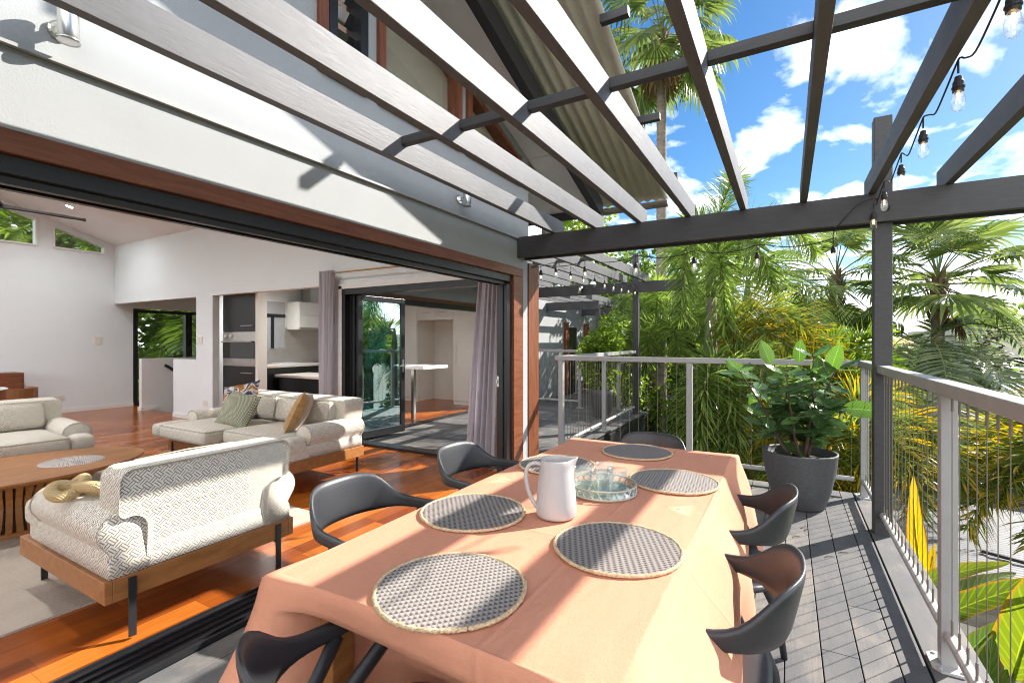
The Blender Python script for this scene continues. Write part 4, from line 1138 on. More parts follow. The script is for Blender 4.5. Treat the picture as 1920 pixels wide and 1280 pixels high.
# ================================================================== LIVING ROOM
def make_sofa(name, label, cat, width, depth, ncush, arm_front=0.36, group=None, chaise=False):
    """local: front +x, width along y"""
    t = thing(name, label, cat, group=group)
    hw, hd = width / 2, depth / 2
    f = MB(); z0, z1 = 0.175, 0.275
    f.box(-hd, hd, -hw, -hw + 0.03, z0, z1); f.box(-hd, hd, hw - 0.03, hw, z0, z1); f.box(-hd, -hd + 0.03, -hw + 0.03, hw - 0.03, z0, z1); f.box(hd - 0.03, hd, -hw + 0.03, hw - 0.03, z0, z1)
    f.box(-hd + 0.03, hd - 0.03, -hw + 0.03, hw - 0.03, z0 + 0.02, z0 + 0.05)
    f.build('frame', 'oak', t, bevel=0.003)
    for sx in (-1, 1):
        for sy in (-1, 1):
            l = MB(); y = sy * (hw - 0.10); x = sx * (hd + 0.0055)
            l.box(x - 0.005, x + 0.005, y - 0.014, y + 0.014, 0.0, z1 - 0.012); l.box(min(x - sx * 0.06, x), max(x - sx * 0.06, x), y - 0.012, y + 0.012, z0 - 0.012, z0 - 0.002)
            l.build('leg', 'bracket_black', t)
    MB().rbox(-hd + 0.012, hd - 0.035, -hw + 0.02, hw - 0.02, z1 - 0.02, 0.40, 0.03, 8).build('base', 'weave_fabric', t, smooth=True)
    # rolled arms
    for s in (-1, 1):
        prof = [(hw - 0.19, 0.36)]
        prof += [(hw - 0.085 + 0.105 * math.cos(a), 0.475 + 0.092 * math.sin(a)) for a in [R(180 - k * 12) for k in range(0, 19)]]
        prof += [(hw - 0.03, 0.375), (hw - 0.018, 0.35), (hw - 0.018, z1 + 0.002), (hw - 0.17, z1 + 0.002)]
        prof = [(s * y, z) for y, z in prof]
        b = MB()
        n = len(prof); xs = [-hd + 0.006, -hd + 0.012, -hd + 0.03, 0, arm_front - 0.04, arm_front - 0.012, arm_front]
        sc = [0.965, 0.992, 1.0, 1.0, 1.0, 0.975, 0.90]; cy_ = s * (hw - 0.09); cz_ = 0.42; vs = []; fs = []
        for x, k in zip(xs, sc):
            for (y, z) in prof: vs.append((x, cy_ + (y - cy_) * k, cz_ + (z - cz_) * k if z > 0.3 else z))
        for i in range(len(xs) - 1):
            for j in range(n): j2 = (j + 1) % n; fs.append((i * n + j, i * n + j2, (i + 1) * n + j2, (i + 1) * n + j))
        fs.append(tuple(range(n))[::-1]); fs.append(tuple((len(xs) - 1) * n + j for j in range(n)))
        if s < 0: fs = [f[::-1] for f in fs]
        b.add(vs, fs); a = b.build('arm', 'weave_fabric', t, smooth=True)
        for x in (-hd + 0.022, arm_front - 0.008):
            pts = [(x, cy_ + (y - cy_) * 0.985, cz_ + (z - cz_) * 0.985) for (y, z) in prof[:22]]
            MB().tube(pts, 0.0045, 6).build('piping', 'piping', a, smooth=True)
    # one continuous upholstered back, wider above the arms
    up, lo_ = hw - 0.045, hw - 0.160
    def arc(cy, cz, r, a0, a1, n=6): return [(cy + r * math.cos(R(a0 + (a1 - a0) * k / n)), cz + r * math.sin(R(a0 + (a1 - a0) * k / n))) for k in range(n + 1)]
    half = [(lo_, z1 + 0.002), (lo_, 0.44)] + arc(lo_ + 0.07, 0.47, 0.07, 180, 100, 5) + arc(up - 0.03, 0.565, 0.03, -80, 0, 4) + arc(up - 0.05, 0.700, 0.05, 0, 90, 6)
    prof = half + [(-y, z) for y, z in half[::-1]]
    n = len(prof); vs = []; fs = []; cols = [(-hd + 0.026, 0.945), (-hd + 0.012, 0.985), (-hd + 0.008, 1.0), (-hd + 0.10, 1.0), (-hd + 0.20, 0.99), (-hd + 0.225, 0.95)]
    for x, k in cols:
        for (y, z) in prof:
            zz = z if z < 0.3 else 0.5 + (z - 0.5) * k; yy = y * (1 - (1 - k) * 0.35)
            vs.append((x - 0.10 * (zz - 0.30), yy, zz + (0.010 * math.cos(y / up * PI / 2) if z > 0.69 else 0)))
    for i in range(len(cols) - 1):
        for j in range(n): j2 = (j + 1) % n; fs.append((i * n + j, (i + 1) * n + j, (i + 1) * n + j2, i * n + j2))
    m_ = n // 2
    for i, fl in ((0, 0), (len(cols) - 1, 1)):      # caps as strips between the two halves
        for j in range(m_ - 1):
            q = (i * n + j, i * n + j + 1, i * n + n - 2 - j, i * n + n - 1 - j); fs.append(q if not fl else q[::-1])
    bk = MB().add(vs, fs).build('back', 'weave_fabric', t, smooth=False); me = bk.data
    me.polygons.foreach_set('use_smooth', [True] * len(me.polygons))
    es = bk.modifiers.new('split', 'EDGE_SPLIT'); es.split_angle = R(38)
    pts = [(-hd + 0.014 - 0.10 * (z - 0.30), y * 0.995, 0.5 + (z - 0.5) * 0.985 + 0.010 * math.cos(y / up * PI / 2)) for (y, z) in prof if z > 0.6]
    MB().tube(pts, 0.004, 6).build('piping', 'piping', bk, smooth=True)
    inner = hw - 0.185
    for k in range(ncush):
        a = -inner + 2 * inner * k / ncush; b_ = -inner + 2 * inner * (k + 1) / ncush
        M = Matrix.Translation((-hd + 0.165, 0, 0.56)) @ Matrix.Rotation(R(-11), 4, 'Y')
        c = MB().rbox(-0.012, 0.13, a + 0.003, b_ - 0.003, -0.085, 0.150, 0.04, 11, (0.025, 0.0, 0.010), M).build('back_cushion', 'weave_fabric', t, smooth=True)
        pts = [M @ Vector((0.12, y, z)) for (y, z) in [(a + 0.012, -0.06), (a + 0.010, 0.12), (a + 0.03, 0.15), ((a + b_) / 2, 0.157), (b_ - 0.03, 0.15), (b_ - 0.010, 0.12), (b_ - 0.012, -0.06)]]
        MB().tube(pts, 0.004, 6).build('piping', 'piping', c, smooth=True)
    inner2 = hw - 0.175
    for k in range(ncush):
        a = -inner2 + 2 * inner2 * k / ncush; b_ = -inner2 + 2 * inner2 * (k + 1) / ncush
        x1 = hd + 0.01 + (0.16 if chaise and k == 0 else 0)
        lo = a; hi = b_
        if chaise and k == 0: lo = -hw + 0.05
        c = MB().rbox(-hd + 0.2, x1, a + 0.003, b_ - 0.003, 0.335, 0.475, 0.045, 11, (0, 0, 0.02)).build('seat_cushion', 'weave_fabric', t, smooth=True)
        pts = [(-hd + 0.25, a + 0.012, 0.465), (x1 - 0.03, a + 0.012, 0.465), (x1 - 0.012, a + 0.03, 0.464), (x1 - 0.012, b_ - 0.03, 0.464), (x1 - 0.03, b_ - 0.012, 0.465), (-hd + 0.25, b_ - 0.012, 0.465)]
        MB().tube(pts, 0.005, 6).build('piping', 'piping', c, smooth=True)
    # front part of the seat that passes before the arms
    if arm_front < hd - 0.08:
        for s in (-1, 1):
            ya, yb = sorted((s * (hw - 0.176), s * (hw - 0.012)))
            ex = 0.16 if (chaise and s < 0) else 0.0
            MB().rbox(arm_front + 0.004, hd + 0.005 + ex, ya, yb, 0.335, 0.47, 0.04, 8, (0, 0, 0.012)).build('seat_end', 'weave_fabric', t, smooth=True)
    return t


arm1 = make_sofa('armchair', 'cream weave armchair seen from behind at the edge of the doorway, half in sun', 'armchair', 0.91, 1.02, 1, 0.30, group='cream weave armchairs by the coffee table')
arm1.location = (-3.06, 1.375, 0.014); arm1.rotation_euler = (0, 0, PI)
arm2 = copy_tree(arm1); arm2.location = (-6.0, 1.50, 0.014); arm2.rotation_euler = (0, 0, R(-4))
tag(arm2, 'cream weave armchair facing the doorway across the coffee table, cut off by the photo edge', 'armchair', 'cream weave armchairs by the coffee table')
sofa = make_sofa('sofa', 'long cream weave two cushion sofa with scatter cushions, its end to the glass door', 'sofa', 2.06, 0.84, 2, 0.22, chaise=True)
sofa.location = (-4.76, 3.06, 0.001); sofa.rotation_euler = (0, 0, R(-90))


def pillow(name, mat, w, h, t_, M, label, cat='cushion'):
    n = 16; b = MB(); vs = []; fs = []; uvs = []
    for side in (1, -1):
        o = len(vs)
        for i in range(n + 1):
            for j in range(n + 1):
                u = 2 * i / n - 1; v = 2 * j / n - 1
                pin = 1 - 0.075 * (1 - abs(u) ** 3) * abs(v) ** 6 ; pin2 = 1 - 0.075 * (1 - abs(v) ** 3) * abs(u) ** 6
                z = side * t_ / 2 * ((1 - u ** 2) * (1 - v ** 2)) ** 0.42 + (0.004 * math.sin(7 * u + 3 * v))
                vs.append((u * w / 2 * pin2, v * h / 2 * pin, z))
        for i in range(n):
            for j in range(n):
                a = o + i * (n + 1) + j; q = (a, a + n + 1, a + n + 2, a + 1)
                fs.append(q if side > 0 else q[::-1]); cell = [(i, j), (i + 1, j), (i + 1, j + 1), (i, j + 1)]
                uv = [(x / n * w, y / n * h) for x, y in cell]; uvs.append(uv if side > 0 else uv[::-1])
    b.add(vs, fs, uvs)
    o = b.build(name, mat, smooth=True); o.matrix_world = M
    tag(o, label, cat); return o


def orient(loc, rz, lean, roll=0):      # pillow standing up: local z faces the viewer
    return Matrix.Translation(loc) @ Matrix.Rotation(R(rz), 4, 'Z') @ Matrix.Rotation(R(90 - lean), 4, 'X') @ Matrix.Rotation(R(roll), 4, 'Z')


pillow('cushion', 'cushion_print', 0.44, 0.44, 0.13, orient((-5.26, 3.12, 0.66), 20, 22, 12), 'square cushion printed with rust, cream and navy shapes at the far end of the sofa')
pillow('cushion', 'cushion_dots', 0.46, 0.38, 0.14, orient((-4.90, 2.88, 0.625), 8, 30, -6), 'pale green dotted cushion lying in front of the printed one')
pillow('cushion', 'gold_velvet', 0.42, 0.42, 0.15, orient((-4.12, 3.02, 0.635), -52, 24, 10), 'gold velvet cushion leaning in the near corner of the sofa')


def make_knit():
    pts = []
    for k in range(90):
        a = 2 * PI * k / 89
        x = 0.075 * math.sin(a) + 0.085 * math.sin(2 * a); y = 0.075 * math.cos(a) - 0.085 * math.cos(2 * a); z = 0.035 + 0.028 * math.sin(3 * a)
        pts.append((-3.02 + x * 1.05, 0.985 + y * 0.62, 0.588 + z * 0.7))
    o = MB().tube(pts, 0.027, 12).build('knot_cushion', 'yellow_knit', smooth=True, loc=(-3.10, 0.985, 0.585))
    tag(o, 'mustard knitted knot cushion on the arm of the near armchair', 'cushion')


make_knit()


def make_coffee():
    cx, cy = -4.90, 1.22; rx, ry = 0.56, 0.80
    t = thing('coffee_table', 'oval timber coffee table on a drum of curved slats', 'coffee table', (cx, cy, 0.014))
    def ell(k, rx, ry): a = 2 * PI * k / 64; return (cx + rx * math.cos(a), cy + ry * math.sin(a))
    b = MB(); vs = []; fs = []
    for z, s in ((0.372, 0.955), (0.388, 0.995), (0.396, 1.0), (0.404, 0.995)):
        for k in range(64): x, y = ell(k, rx * s, ry * s); vs.append((x, y, z))
    for i in range(3):
        for k in range(64): k2 = (k + 1) % 64; fs.append((i * 64 + k, i * 64 + k2, (i + 1) * 64 + k2, (i + 1) * 64 + k))
    fs.append(tuple(range(64))[::-1]); fs.append(tuple(3 * 64 + k for k in range(64)))
    b.add(vs, fs); b.build('top', 'table_oak', t)
    proto = None
    for k in range(60):
        a = 2 * PI * k / 60; b = MB(); d = Vector((math.cos(a), math.sin(a) * 1.35, 0)); pts = []
        for q in range(7):
            u = q / 6; r = 0.40 - 0.085 * math.sin(PI * u); pts.append((cx + d.x * r, cy + d.y * r, 0.03 + 0.342 * u))
        nrm = Vector((d.x / 1, d.y / 1.8, 0)).normalized(); s = Vector((-nrm.y, nrm.x, 0)); vs = []; fs = []
        for p in pts:
            for i, j in ((-1, -1), (1, -1), (1, 1), (-1, 1)): vs.append(tuple(Vector(p) + s * i * 0.017 + nrm * j * 0.009))
        for i in range(6):
            for j in range(4): j2 = (j + 1) % 4; fs.append((i * 4 + j, i * 4 + j2, (i + 1) * 4 + j2, (i + 1) * 4 + j))
        b.add(vs, fs); b.build('slat', 'table_oak', t)
    b = MB(); vs = []; fs = []
    for z, s in ((0.014, 1.0), (0.045, 1.0), (0.045, 0.86), (0.014, 0.86)):
        for k in range(64): x, y = ell(k, 0.415 * s, 0.415 * 1.35 * s); vs.append((x, y, z))
    for i in range(4):
        for k in range(64): k2 = (k + 1) % 64; i2 = (i + 1) % 4; fs.append((i * 64 + k, i * 64 + k2, i2 * 64 + k2, i2 * 64 + k))
    b.add(vs, fs); b.build('base_ring', 'table_oak', t)
    pr = [(0.0, 0.004)]
    for k in range(12): pr += [(0.008 + k * 0.0155, 0.0065), (0.0155 + k * 0.0155, 0.0045)]
    pr += [(0.196, 0.0), (0.0, 0.0)]
    o = MB().lathe(pr, (-4.80, 1.53, 0.4045), 48).build('placemat', 'mat_weave', loc=(-4.80, 1.53, 0.4045)); tag(o, 'grey woven mat on the oval coffee table', 'placemat')


make_coffee()
o = MB().box(-6.6, -3.06, -0.9, 2.46, 0.001, 0.013).build('rug', 'rug', loc=(-4.8, 0.8, 0)); tag(o, 'beige woven floor rug under the armchairs and coffee table', 'rug')


def make_room_bits():
    # ceiling fan
    hx, hy, hz = -6.0, 1.33, 2.53
    t = thing('ceiling_fan', 'black three blade ceiling fan hanging from the raked ceiling', 'fan', (hx, hy, zc(hy)))
    MB().tube([(hx, hy, hz), (hx, hy, zc(hy) - 0.03)], 0.012, 10).lathe([(0.0, 0.04), (0.06, 0.03), (0.065, -0.06), (0.0, -0.062)], (hx, hy, zc(hy) - 0.02), 20).build('rod', 'merbau', t)
    MB().lathe([(0.0, 0.09), (0.05, 0.08), (0.09, 0.03), (0.11, 0.0), (0.11, -0.03), (0.06, -0.055), (0.0, -0.058)], (hx, hy, hz), 24).build('motor', 'bracket_black', t, smooth=True)
    for k in range(3):
        a = R(72 + 120 * k); d = Vector((math.cos(a), math.sin(a), 0)); s = Vector((-d.y, d.x, 0)); b = MB(); vs = []; fs = []
        for q in range(9):
            u = q / 8; r = 0.09 + 0.56 * u; w = (0.045 + 0.035 * math.sin(PI * min(1, u * 1.25 + 0.15))) * (1 if u < 0.95 else 0.7)
            for i, j in ((-1, -1), (1, -1), (1, 1), (-1, 1)): vs.append(tuple(Vector((hx, hy, hz - 0.015 - 0.03 * u)) + d * r + s * (i * w) + Vector((0, 0, j * 0.006 + i * 0.028 * (1 - 0.5 * u)))))
        for q in range(8):
            for j in range(4): j2 = (j + 1) % 4; fs.append((q * 4 + j, q * 4 + j2, (q + 1) * 4 + j2, (q + 1) * 4 + j))
        fs += [(3, 2, 1, 0), (32, 33, 34, 35)]
        b.add(vs, fs); b.build('blade', 'bracket_black', t)
    # recessed lights
    def downlight(x, y, zc_, sl, lab, e):
        p = Vector((x, y, zc_)); t = thing('downlight', lab, 'downlight', p, 'recessed downlights')
        M = Matrix.Translation(p) @ Matrix.Rotation(-sl, 4, 'X')
        MB().lathe([(0.052, 0.0), (0.062, -0.003), (0.062, -0.006), (0.050, -0.007), (0.048, 0.0)], (0, 0, 0), 24, M).build('trim_ring', 'trim_white', t)
        MB().lathe([(0.0, -0.004), (0.047, -0.0045), (0.047, -0.001), (0.0, -0.001)], (0, 0, 0), 24, M).build('lens', 'lit_lens', t)
        L = bpy.data.lights.new('downlight_lamp', 'SPOT'); L.energy = e; L.spot_size = R(165); L.spot_blend = 1.0; L.shadow_soft_size = 0.05; L.color = (0.94, 0.975, 1.0)
        lo = bpy.data.objects.new('lamp', L); COL.objects.link(lo); lo.parent = t; lo.location = (0, 0, -0.03)
    sl = math.atan(0.335)
    downlight(-10.5, 3.31, zc(3.31), sl, 'small round lit downlight in the raked ceiling', 40)
    for x, y in ((-10.2, 0.6), (-7.6, 0.8), (-4.9, 0.8), (-7.6, -1.0)):  # extra lights out of view, added to brighten the living room
        downlight(x, y, zc(y), sl, 'added unseen fill light higher up the raked ceiling, shaped as a downlight', 125)
    for x, y in ((-7.9, 5.15), (-6.3, 5.2)):  # two more unseen lights, added to brighten the kitchen
        downlight(x, y, 2.46, 0.0, 'added unseen fill light in the flat kitchen ceiling, shaped as a downlight', 45)
    # round dining table inside
    t = thing('round_table', 'round white topped dining table with timber edge deep in the living room', 'table', (-8.72, 1.50, 0))
    MB().lathe([(0.0, 0.742), (0.62, 0.742), (0.625, 0.736), (0.62, 0.730), (0.0, 0.730)], (-8.72, 1.50, 0), 48).build('top', 'marble', t)
    MB().lathe([(0.57, 0.729), (0.60, 0.729), (0.59, 0.66), (0.56, 0.66), (0.57, 0.729)], (-8.72, 1.50, 0), 48).build('rim', 'table_oak', t)
    MB().lathe([(0.0, 0.728), (0.10, 0.728), (0.06, 0.4), (0.07, 0.06), (0.26, 0.03), (0.27, 0.0), (0.0, 0.0)], (-8.72, 1.5, 0), 24).build('pedestal', 'table_oak', t)
    t = thing('timber_chair', 'bent timber chair tucked against the round white table', 'chair', (-8.3, 2.15, 0))
    pts = []
    for k in range(13): a = R(-20 + k * 12); pts.append((-8.3 + 0.25 * math.cos(a), 2.05 + 0.25 * math.sin(a), 0.72))
    b = MB(); vs = []; fs = []
    for p_ in pts:
        for z in (0.60, 0.755): vs.append((p_[0], p_[1], z))
    for i in range(12): fs.append((2 * i, 2 * i + 2, 2 * i + 3, 2 * i + 1))
    b.add(vs, fs); b.build('backrest', 'leather_tan', t, solid=0.015)
    MB().lathe([(0, 0.46), (0.22, 0.46), (0.23, 0.44), (0.22, 0.42), (0, 0.42)], (-8.3, 2.05, 0), 24).build('seat', 'leather_tan', t)
    for dx, dy in ((-0.17, -0.17), (0.17, -0.17), (0.17, 0.17), (-0.17, 0.17)): MB().tube([(-8.3 + dx, 2.05 + dy, 0.42), (-8.3 + dx * 1.2, 2.05 + dy * 1.2, 0)], [0.018, 0.012], 8).build('leg', 'table_oak', t)
    t = thing('sideboard', 'low dark timber sideboard against the back wall of the living room', 'sideboard', (-11.5, 2.0, 0))
    MB().box(-11.735, -11.28, 0.9, 2.96, 0.10, 0.80).build('body', 'merbau_long', t, bevel=0.004)
    for y in (0.93, 1.60, 2.28): MB().box(-11.279, -11.262, y, y + 0.65, 0.13, 0.77).build('door', 'merbau_long', t, bevel=0.003)
    for y in (1.0, 2.86):
        for x in (-11.7, -11.32): MB().tube([(x, y, 0.1), (x, y, 0)], 0.02, 8).build('leg', 'bracket_black', t)
    # switches and outlets
    def plate(name, lab, c, w, h, axis, cat, rockers):
        t = thing(name, lab, cat, c)
        x, y, z = c
        if axis == 'x': MB().box(x, x + 0.008, y - w / 2, y + w / 2, z - h / 2, z + h / 2).build('plate', 'switch_plate', t, bevel=0.002)
        else: MB().box(x - w / 2, x + w / 2, y - 0.008, y, z - h / 2, z + h / 2).build('plate', 'switch_plate', t, bevel=0.002)
        for (du, dz) in rockers:
            if axis == 'x': MB().box(x + 0.008, x + 0.012, y + du - 0.009, y + du + 0.009, z + dz - 0.013, z + dz + 0.013).build('rocker', 'trim_white', t)
            else: MB().box(x + du - 0.009, x + du + 0.009, y - 0.012, y - 0.008, z + dz - 0.013, z + dz + 0.013).build('rocker', 'trim_white', t)
    plate('light_switch', 'square light switch plate on the long back wall', (-11.749, 4.14, 1.345), 0.12, 0.15, 'x', 'switch', [(0, 0)])
    plate('power_outlet', 'wide power outlet low on the back wall', (-11.749, 3.56, 0.28), 0.15, 0.09, 'x', 'outlet', [(-0.04, 0.02), (0.04, 0.02)])
    plate('light_switch', 'double light switch plate beside the stair opening', (-8.58, 4.399, 1.345), 0.16, 0.13, 'y', 'switch', [(-0.04, 0), (0.04, 0)])
    plate('power_outlet', 'white power outlet half hidden behind the sofa', (-8.42, 4.399, 0.31), 0.13, 0.09, 'y', 'outlet', [(-0.03, 0.02), (0.03, 0.02)])
    o = MB().bar((-10.74, 4.85, 0.86), (-10.74, 6.6, -0.30), 0.03, 0.05).build('handrail', 'bracket_black', loc=(-10.74, 4.85, 0.86)); tag(o, 'black sloping stair handrail on the low white wall', 'handrail')


make_room_bits()


def make_kitchen():
    # oven tower
    t = thing('oven_tower', 'tall black kitchen cabinet with a built in steel oven', 'cabinet', (-7.7, 4.9, 0))
    x0, x1, yf = -8.19, -7.27, 4.56
    MB().box(x0, x1, yf + 0.02, 4.70, 0.08, 2.40).build('body', 'cabinet_black', t)
    for z0, z1 in ((0.09, 0.925), (1.49, 2.40)):
        d = MB().box(x0 + 0.004, x1 - 0.004, yf, yf + 0.019, z0, z1).build('cabinet_door', 'cabinet_black', t, bevel=0.002)
        zz = z1 - 0.10 if z1 < 1 else z0 + 0.09
        MB().tube([(x1 - 0.36, yf - 0.03, zz), (x1 - 0.06, yf - 0.03, zz)], 0.007, 8).tube([(x1 - 0.34, yf, zz), (x1 - 0.34, yf - 0.03, zz)], 0.005, 6).tube([(x1 - 0.08, yf, zz), (x1 - 0.08, yf - 0.03, zz)], 0.005, 6).build('handle', 'steel', d)
    ov = MB().box(x0 + 0.004, x1 - 0.004, yf - 0.004, yf + 0.019, 0.93, 1.485).build('oven', 'steel', t, bevel=0.003)
    MB().box(x0 + 0.03, x1 - 0.03, yf - 0.018, yf - 0.0045, 1.055, 1.335).build('oven_door', 'dark_glass', ov)
    MB().tube([(x0 + 0.05, yf - 0.05, 1.325), (x1 - 0.05, yf - 0.05, 1.325)], 0.011, 10).build('handle', 'steel', ov)
    for x in (-8.08, -7.93): MB().lathe([(0.026, 0), (0.024, 0.025), (0.0, 0.027)], (0, 0, 0), 16, Matrix.Translation((x, yf - 0.0045, 1.42)) @ Matrix.Rotation(R(90), 4, 'X')).build('knob', 'trim_white', ov)
    MB().box(x1 + 0.002, -7.20, yf - 0.01, 4.70, 0.0, 2.40).build('side_panel', 'cabinet_white', t)
    # bench along the wall with cooktop
    t = thing('kitchen_bench', 'black kitchen bench with a pale stone top running along the kitchen wall', 'kitchen bench', (-8.3, 6.5, 0))
    MB().box(-8.58, -7.98, 5.2, 8.2, 0.10, 0.86).build('cabinet', 'cabinet_black', t)
    MB().box(-8.59, -7.94, 5.19, 8.2, 0.8605, 0.90).build('benchtop', 'benchtop', t, bevel=0.003)
    MB().box(-8.598, -8.592, 5.2, 8.2, 0.901, 1.60).build('splashback', 'splash_steel', t)
    o = MB().box(-8.45, -8.05, 5.62, 5.98, 0.901, 0.925).build('chopping_board', 'marble', loc=(-8.25, 5.8, 0.901), bevel=0.004); tag(o, 'pale tray lying on the kitchen bench under the window', 'tray')
    t = thing('cooktop', 'black gas cooktop on the kitchen bench', 'cooktop', (-8.25, 6.9, 0.901))
    MB().box(-8.5, -8.05, 6.55, 7.25, 0.901, 0.908).build('plate', 'dark_glass', t)
    for yy in (6.72, 7.08):
        for xx in (-8.38, -8.17):
            b = MB()
            for a in range(4): b.bar((xx + 0.085 * math.cos(a * PI / 2), yy + 0.085 * math.sin(a * PI / 2), 0.935), (xx + 0.02 * math.cos(a * PI / 2), yy + 0.02 * math.sin(a * PI / 2), 0.935), 0.012, 0.014); b.bar((xx + 0.085 * math.cos(a * PI / 2), yy + 0.085 * math.sin(a * PI / 2), 0.908), (xx + 0.085 * math.cos(a * PI / 2), yy + 0.085 * math.sin(a * PI / 2), 0.942), 0.012, 0.012, (1, 0, 0))
            b.build('trivet', 'bracket_black', t)
    t = thing('wall_cabinet', 'white overhead kitchen cabinet with two lift up fronts', 'cabinet', (-8.4, 6.7, 1.9))
    MB().box(-8.58, -8.225, 6.02, 7.6, 1.565, 2.10).build('body', 'cabinet_white', t)
    MB().box(-8.224, -8.205, 6.025, 7.6, 1.84, 2.10).build('door', 'cabinet_white', t, bevel=0.002); MB().box(-8.224, -8.205, 6.025, 7.6, 1.60, 1.835).build('door', 'cabinet_white', t, bevel=0.002)
    MB().box(-8.224, -8.20, 6.04, 7.6, 1.570, 1.592).build('rail', 'steel', t)
    o = MB().box(-8.55, -8.30, 6.35, 6.75, 2.102, 2.455).build('range_hood', 'steel', loc=(-8.4, 6.55, 2.1)); tag(o, 'brushed steel range hood duct above the white cabinet', 'range hood')
    t = thing('kitchen_window', 'narrow kitchen window with black frame looking to grey boards', 'window', (-8.59, 5.75, 1.6))
    MB().box(-8.599, -8.585, 5.45, 5.98, 1.20, 2.10).build('boards', 'rail_grey', t)
    MB().box(-8.584, -8.57, 5.45, 5.98, 1.80, 1.86).box(-8.584, -8.57, 5.68, 5.74, 1.20, 1.80).build('frame', 'black_frame', t)
    t = thing('kitchen_island', 'black fronted kitchen island with pale timber coloured top', 'kitchen island', (-6.6, 5.6, 0))
    MB().box(-7.85, -6.00, 5.35, 5.95, 0.0, 0.70).build('cabinet', 'cabinet_black', t)
    MB().box(-7.90, -5.95, 5.30, 6.00, 0.701, 0.745).build('benchtop', 'benchtop', t, bevel=0.003)
    t = thing('breakfast_bench', 'white bench end on a square steel leg inside the kitchen doorway', 'bench', (-5.8, 6.6, 0))
    MB().box(-7.0, -5.32, 6.28, 6.95, 0.855, 0.905).build('top', 'trim_white', t, bevel=0.003)
    MB().box(-5.64, -5.58, 6.33, 6.39, 0.001, 0.854).build('leg', 'steel', t); MB().box(-7.0, -6.94, 6.33, 6.39, 0.001, 0.854).build('leg', 'steel', t)
    t = thing('pantry', 'white floor to ceiling pantry cupboards around an empty fridge recess', 'cupboard', (-6.6, 8.5, 0))
    def pan(x0, x1, z0, z1, hx=None, vert=False):
        d = MB().box(x0, x1, 8.20, 8.218, z0, z1).build('door', 'cabinet_white', t, bevel=0.002)
        if hx is not None:
            if vert: MB().tube([(hx, 8.165, 0.85), (hx, 8.165, 1.25)], 0.008, 8).tube([(hx, 8.2, 0.87), (hx, 8.165, 0.87)], 0.005, 6).tube([(hx, 8.2, 1.23), (hx, 8.165, 1.23)], 0.005, 6).build('handle', 'steel', d)
            else: MB().tube([(hx - 0.09, 8.165, z0 + 0.08), (hx + 0.09, 8.165, z0 + 0.08)], 0.007, 8).tube([(hx - 0.08, 8.2, z0 + 0.08), (hx - 0.08, 8.165, z0 + 0.08)], 0.005, 6).tube([(hx + 0.08, 8.2, z0 + 0.08), (hx + 0.08, 8.165, z0 + 0.08)], 0.005, 6).build('handle', 'steel', d)
    b = MB().box(-7.9, -7.14, 8.22, 8.89, 0.0, 2.44).box(-6.14, -5.4, 8.22, 8.89, 0.0, 2.44).box(-7.139, -6.141, 8.22, 8.89, 1.80, 2.44).box(-7.139, -6.141, 8.82, 8.89, 0.0, 1.799)
    b.build('carcass', 'cabinet_white', t)
    pan(-7.85, -7.152, 0.08, 2.43); pan(-7.148, -6.645, 1.88, 2.43, -6.85); pan(-6.64, -6.142, 1.88, 2.43, -6.45); pan(-6.138, -5.45, 0.08, 2.43, -6.06, True)


paint('splash_steel', (0.50, 0.46, 0.42), 0.35, 0.06, 3, metal=0.6)
make_kitchen()


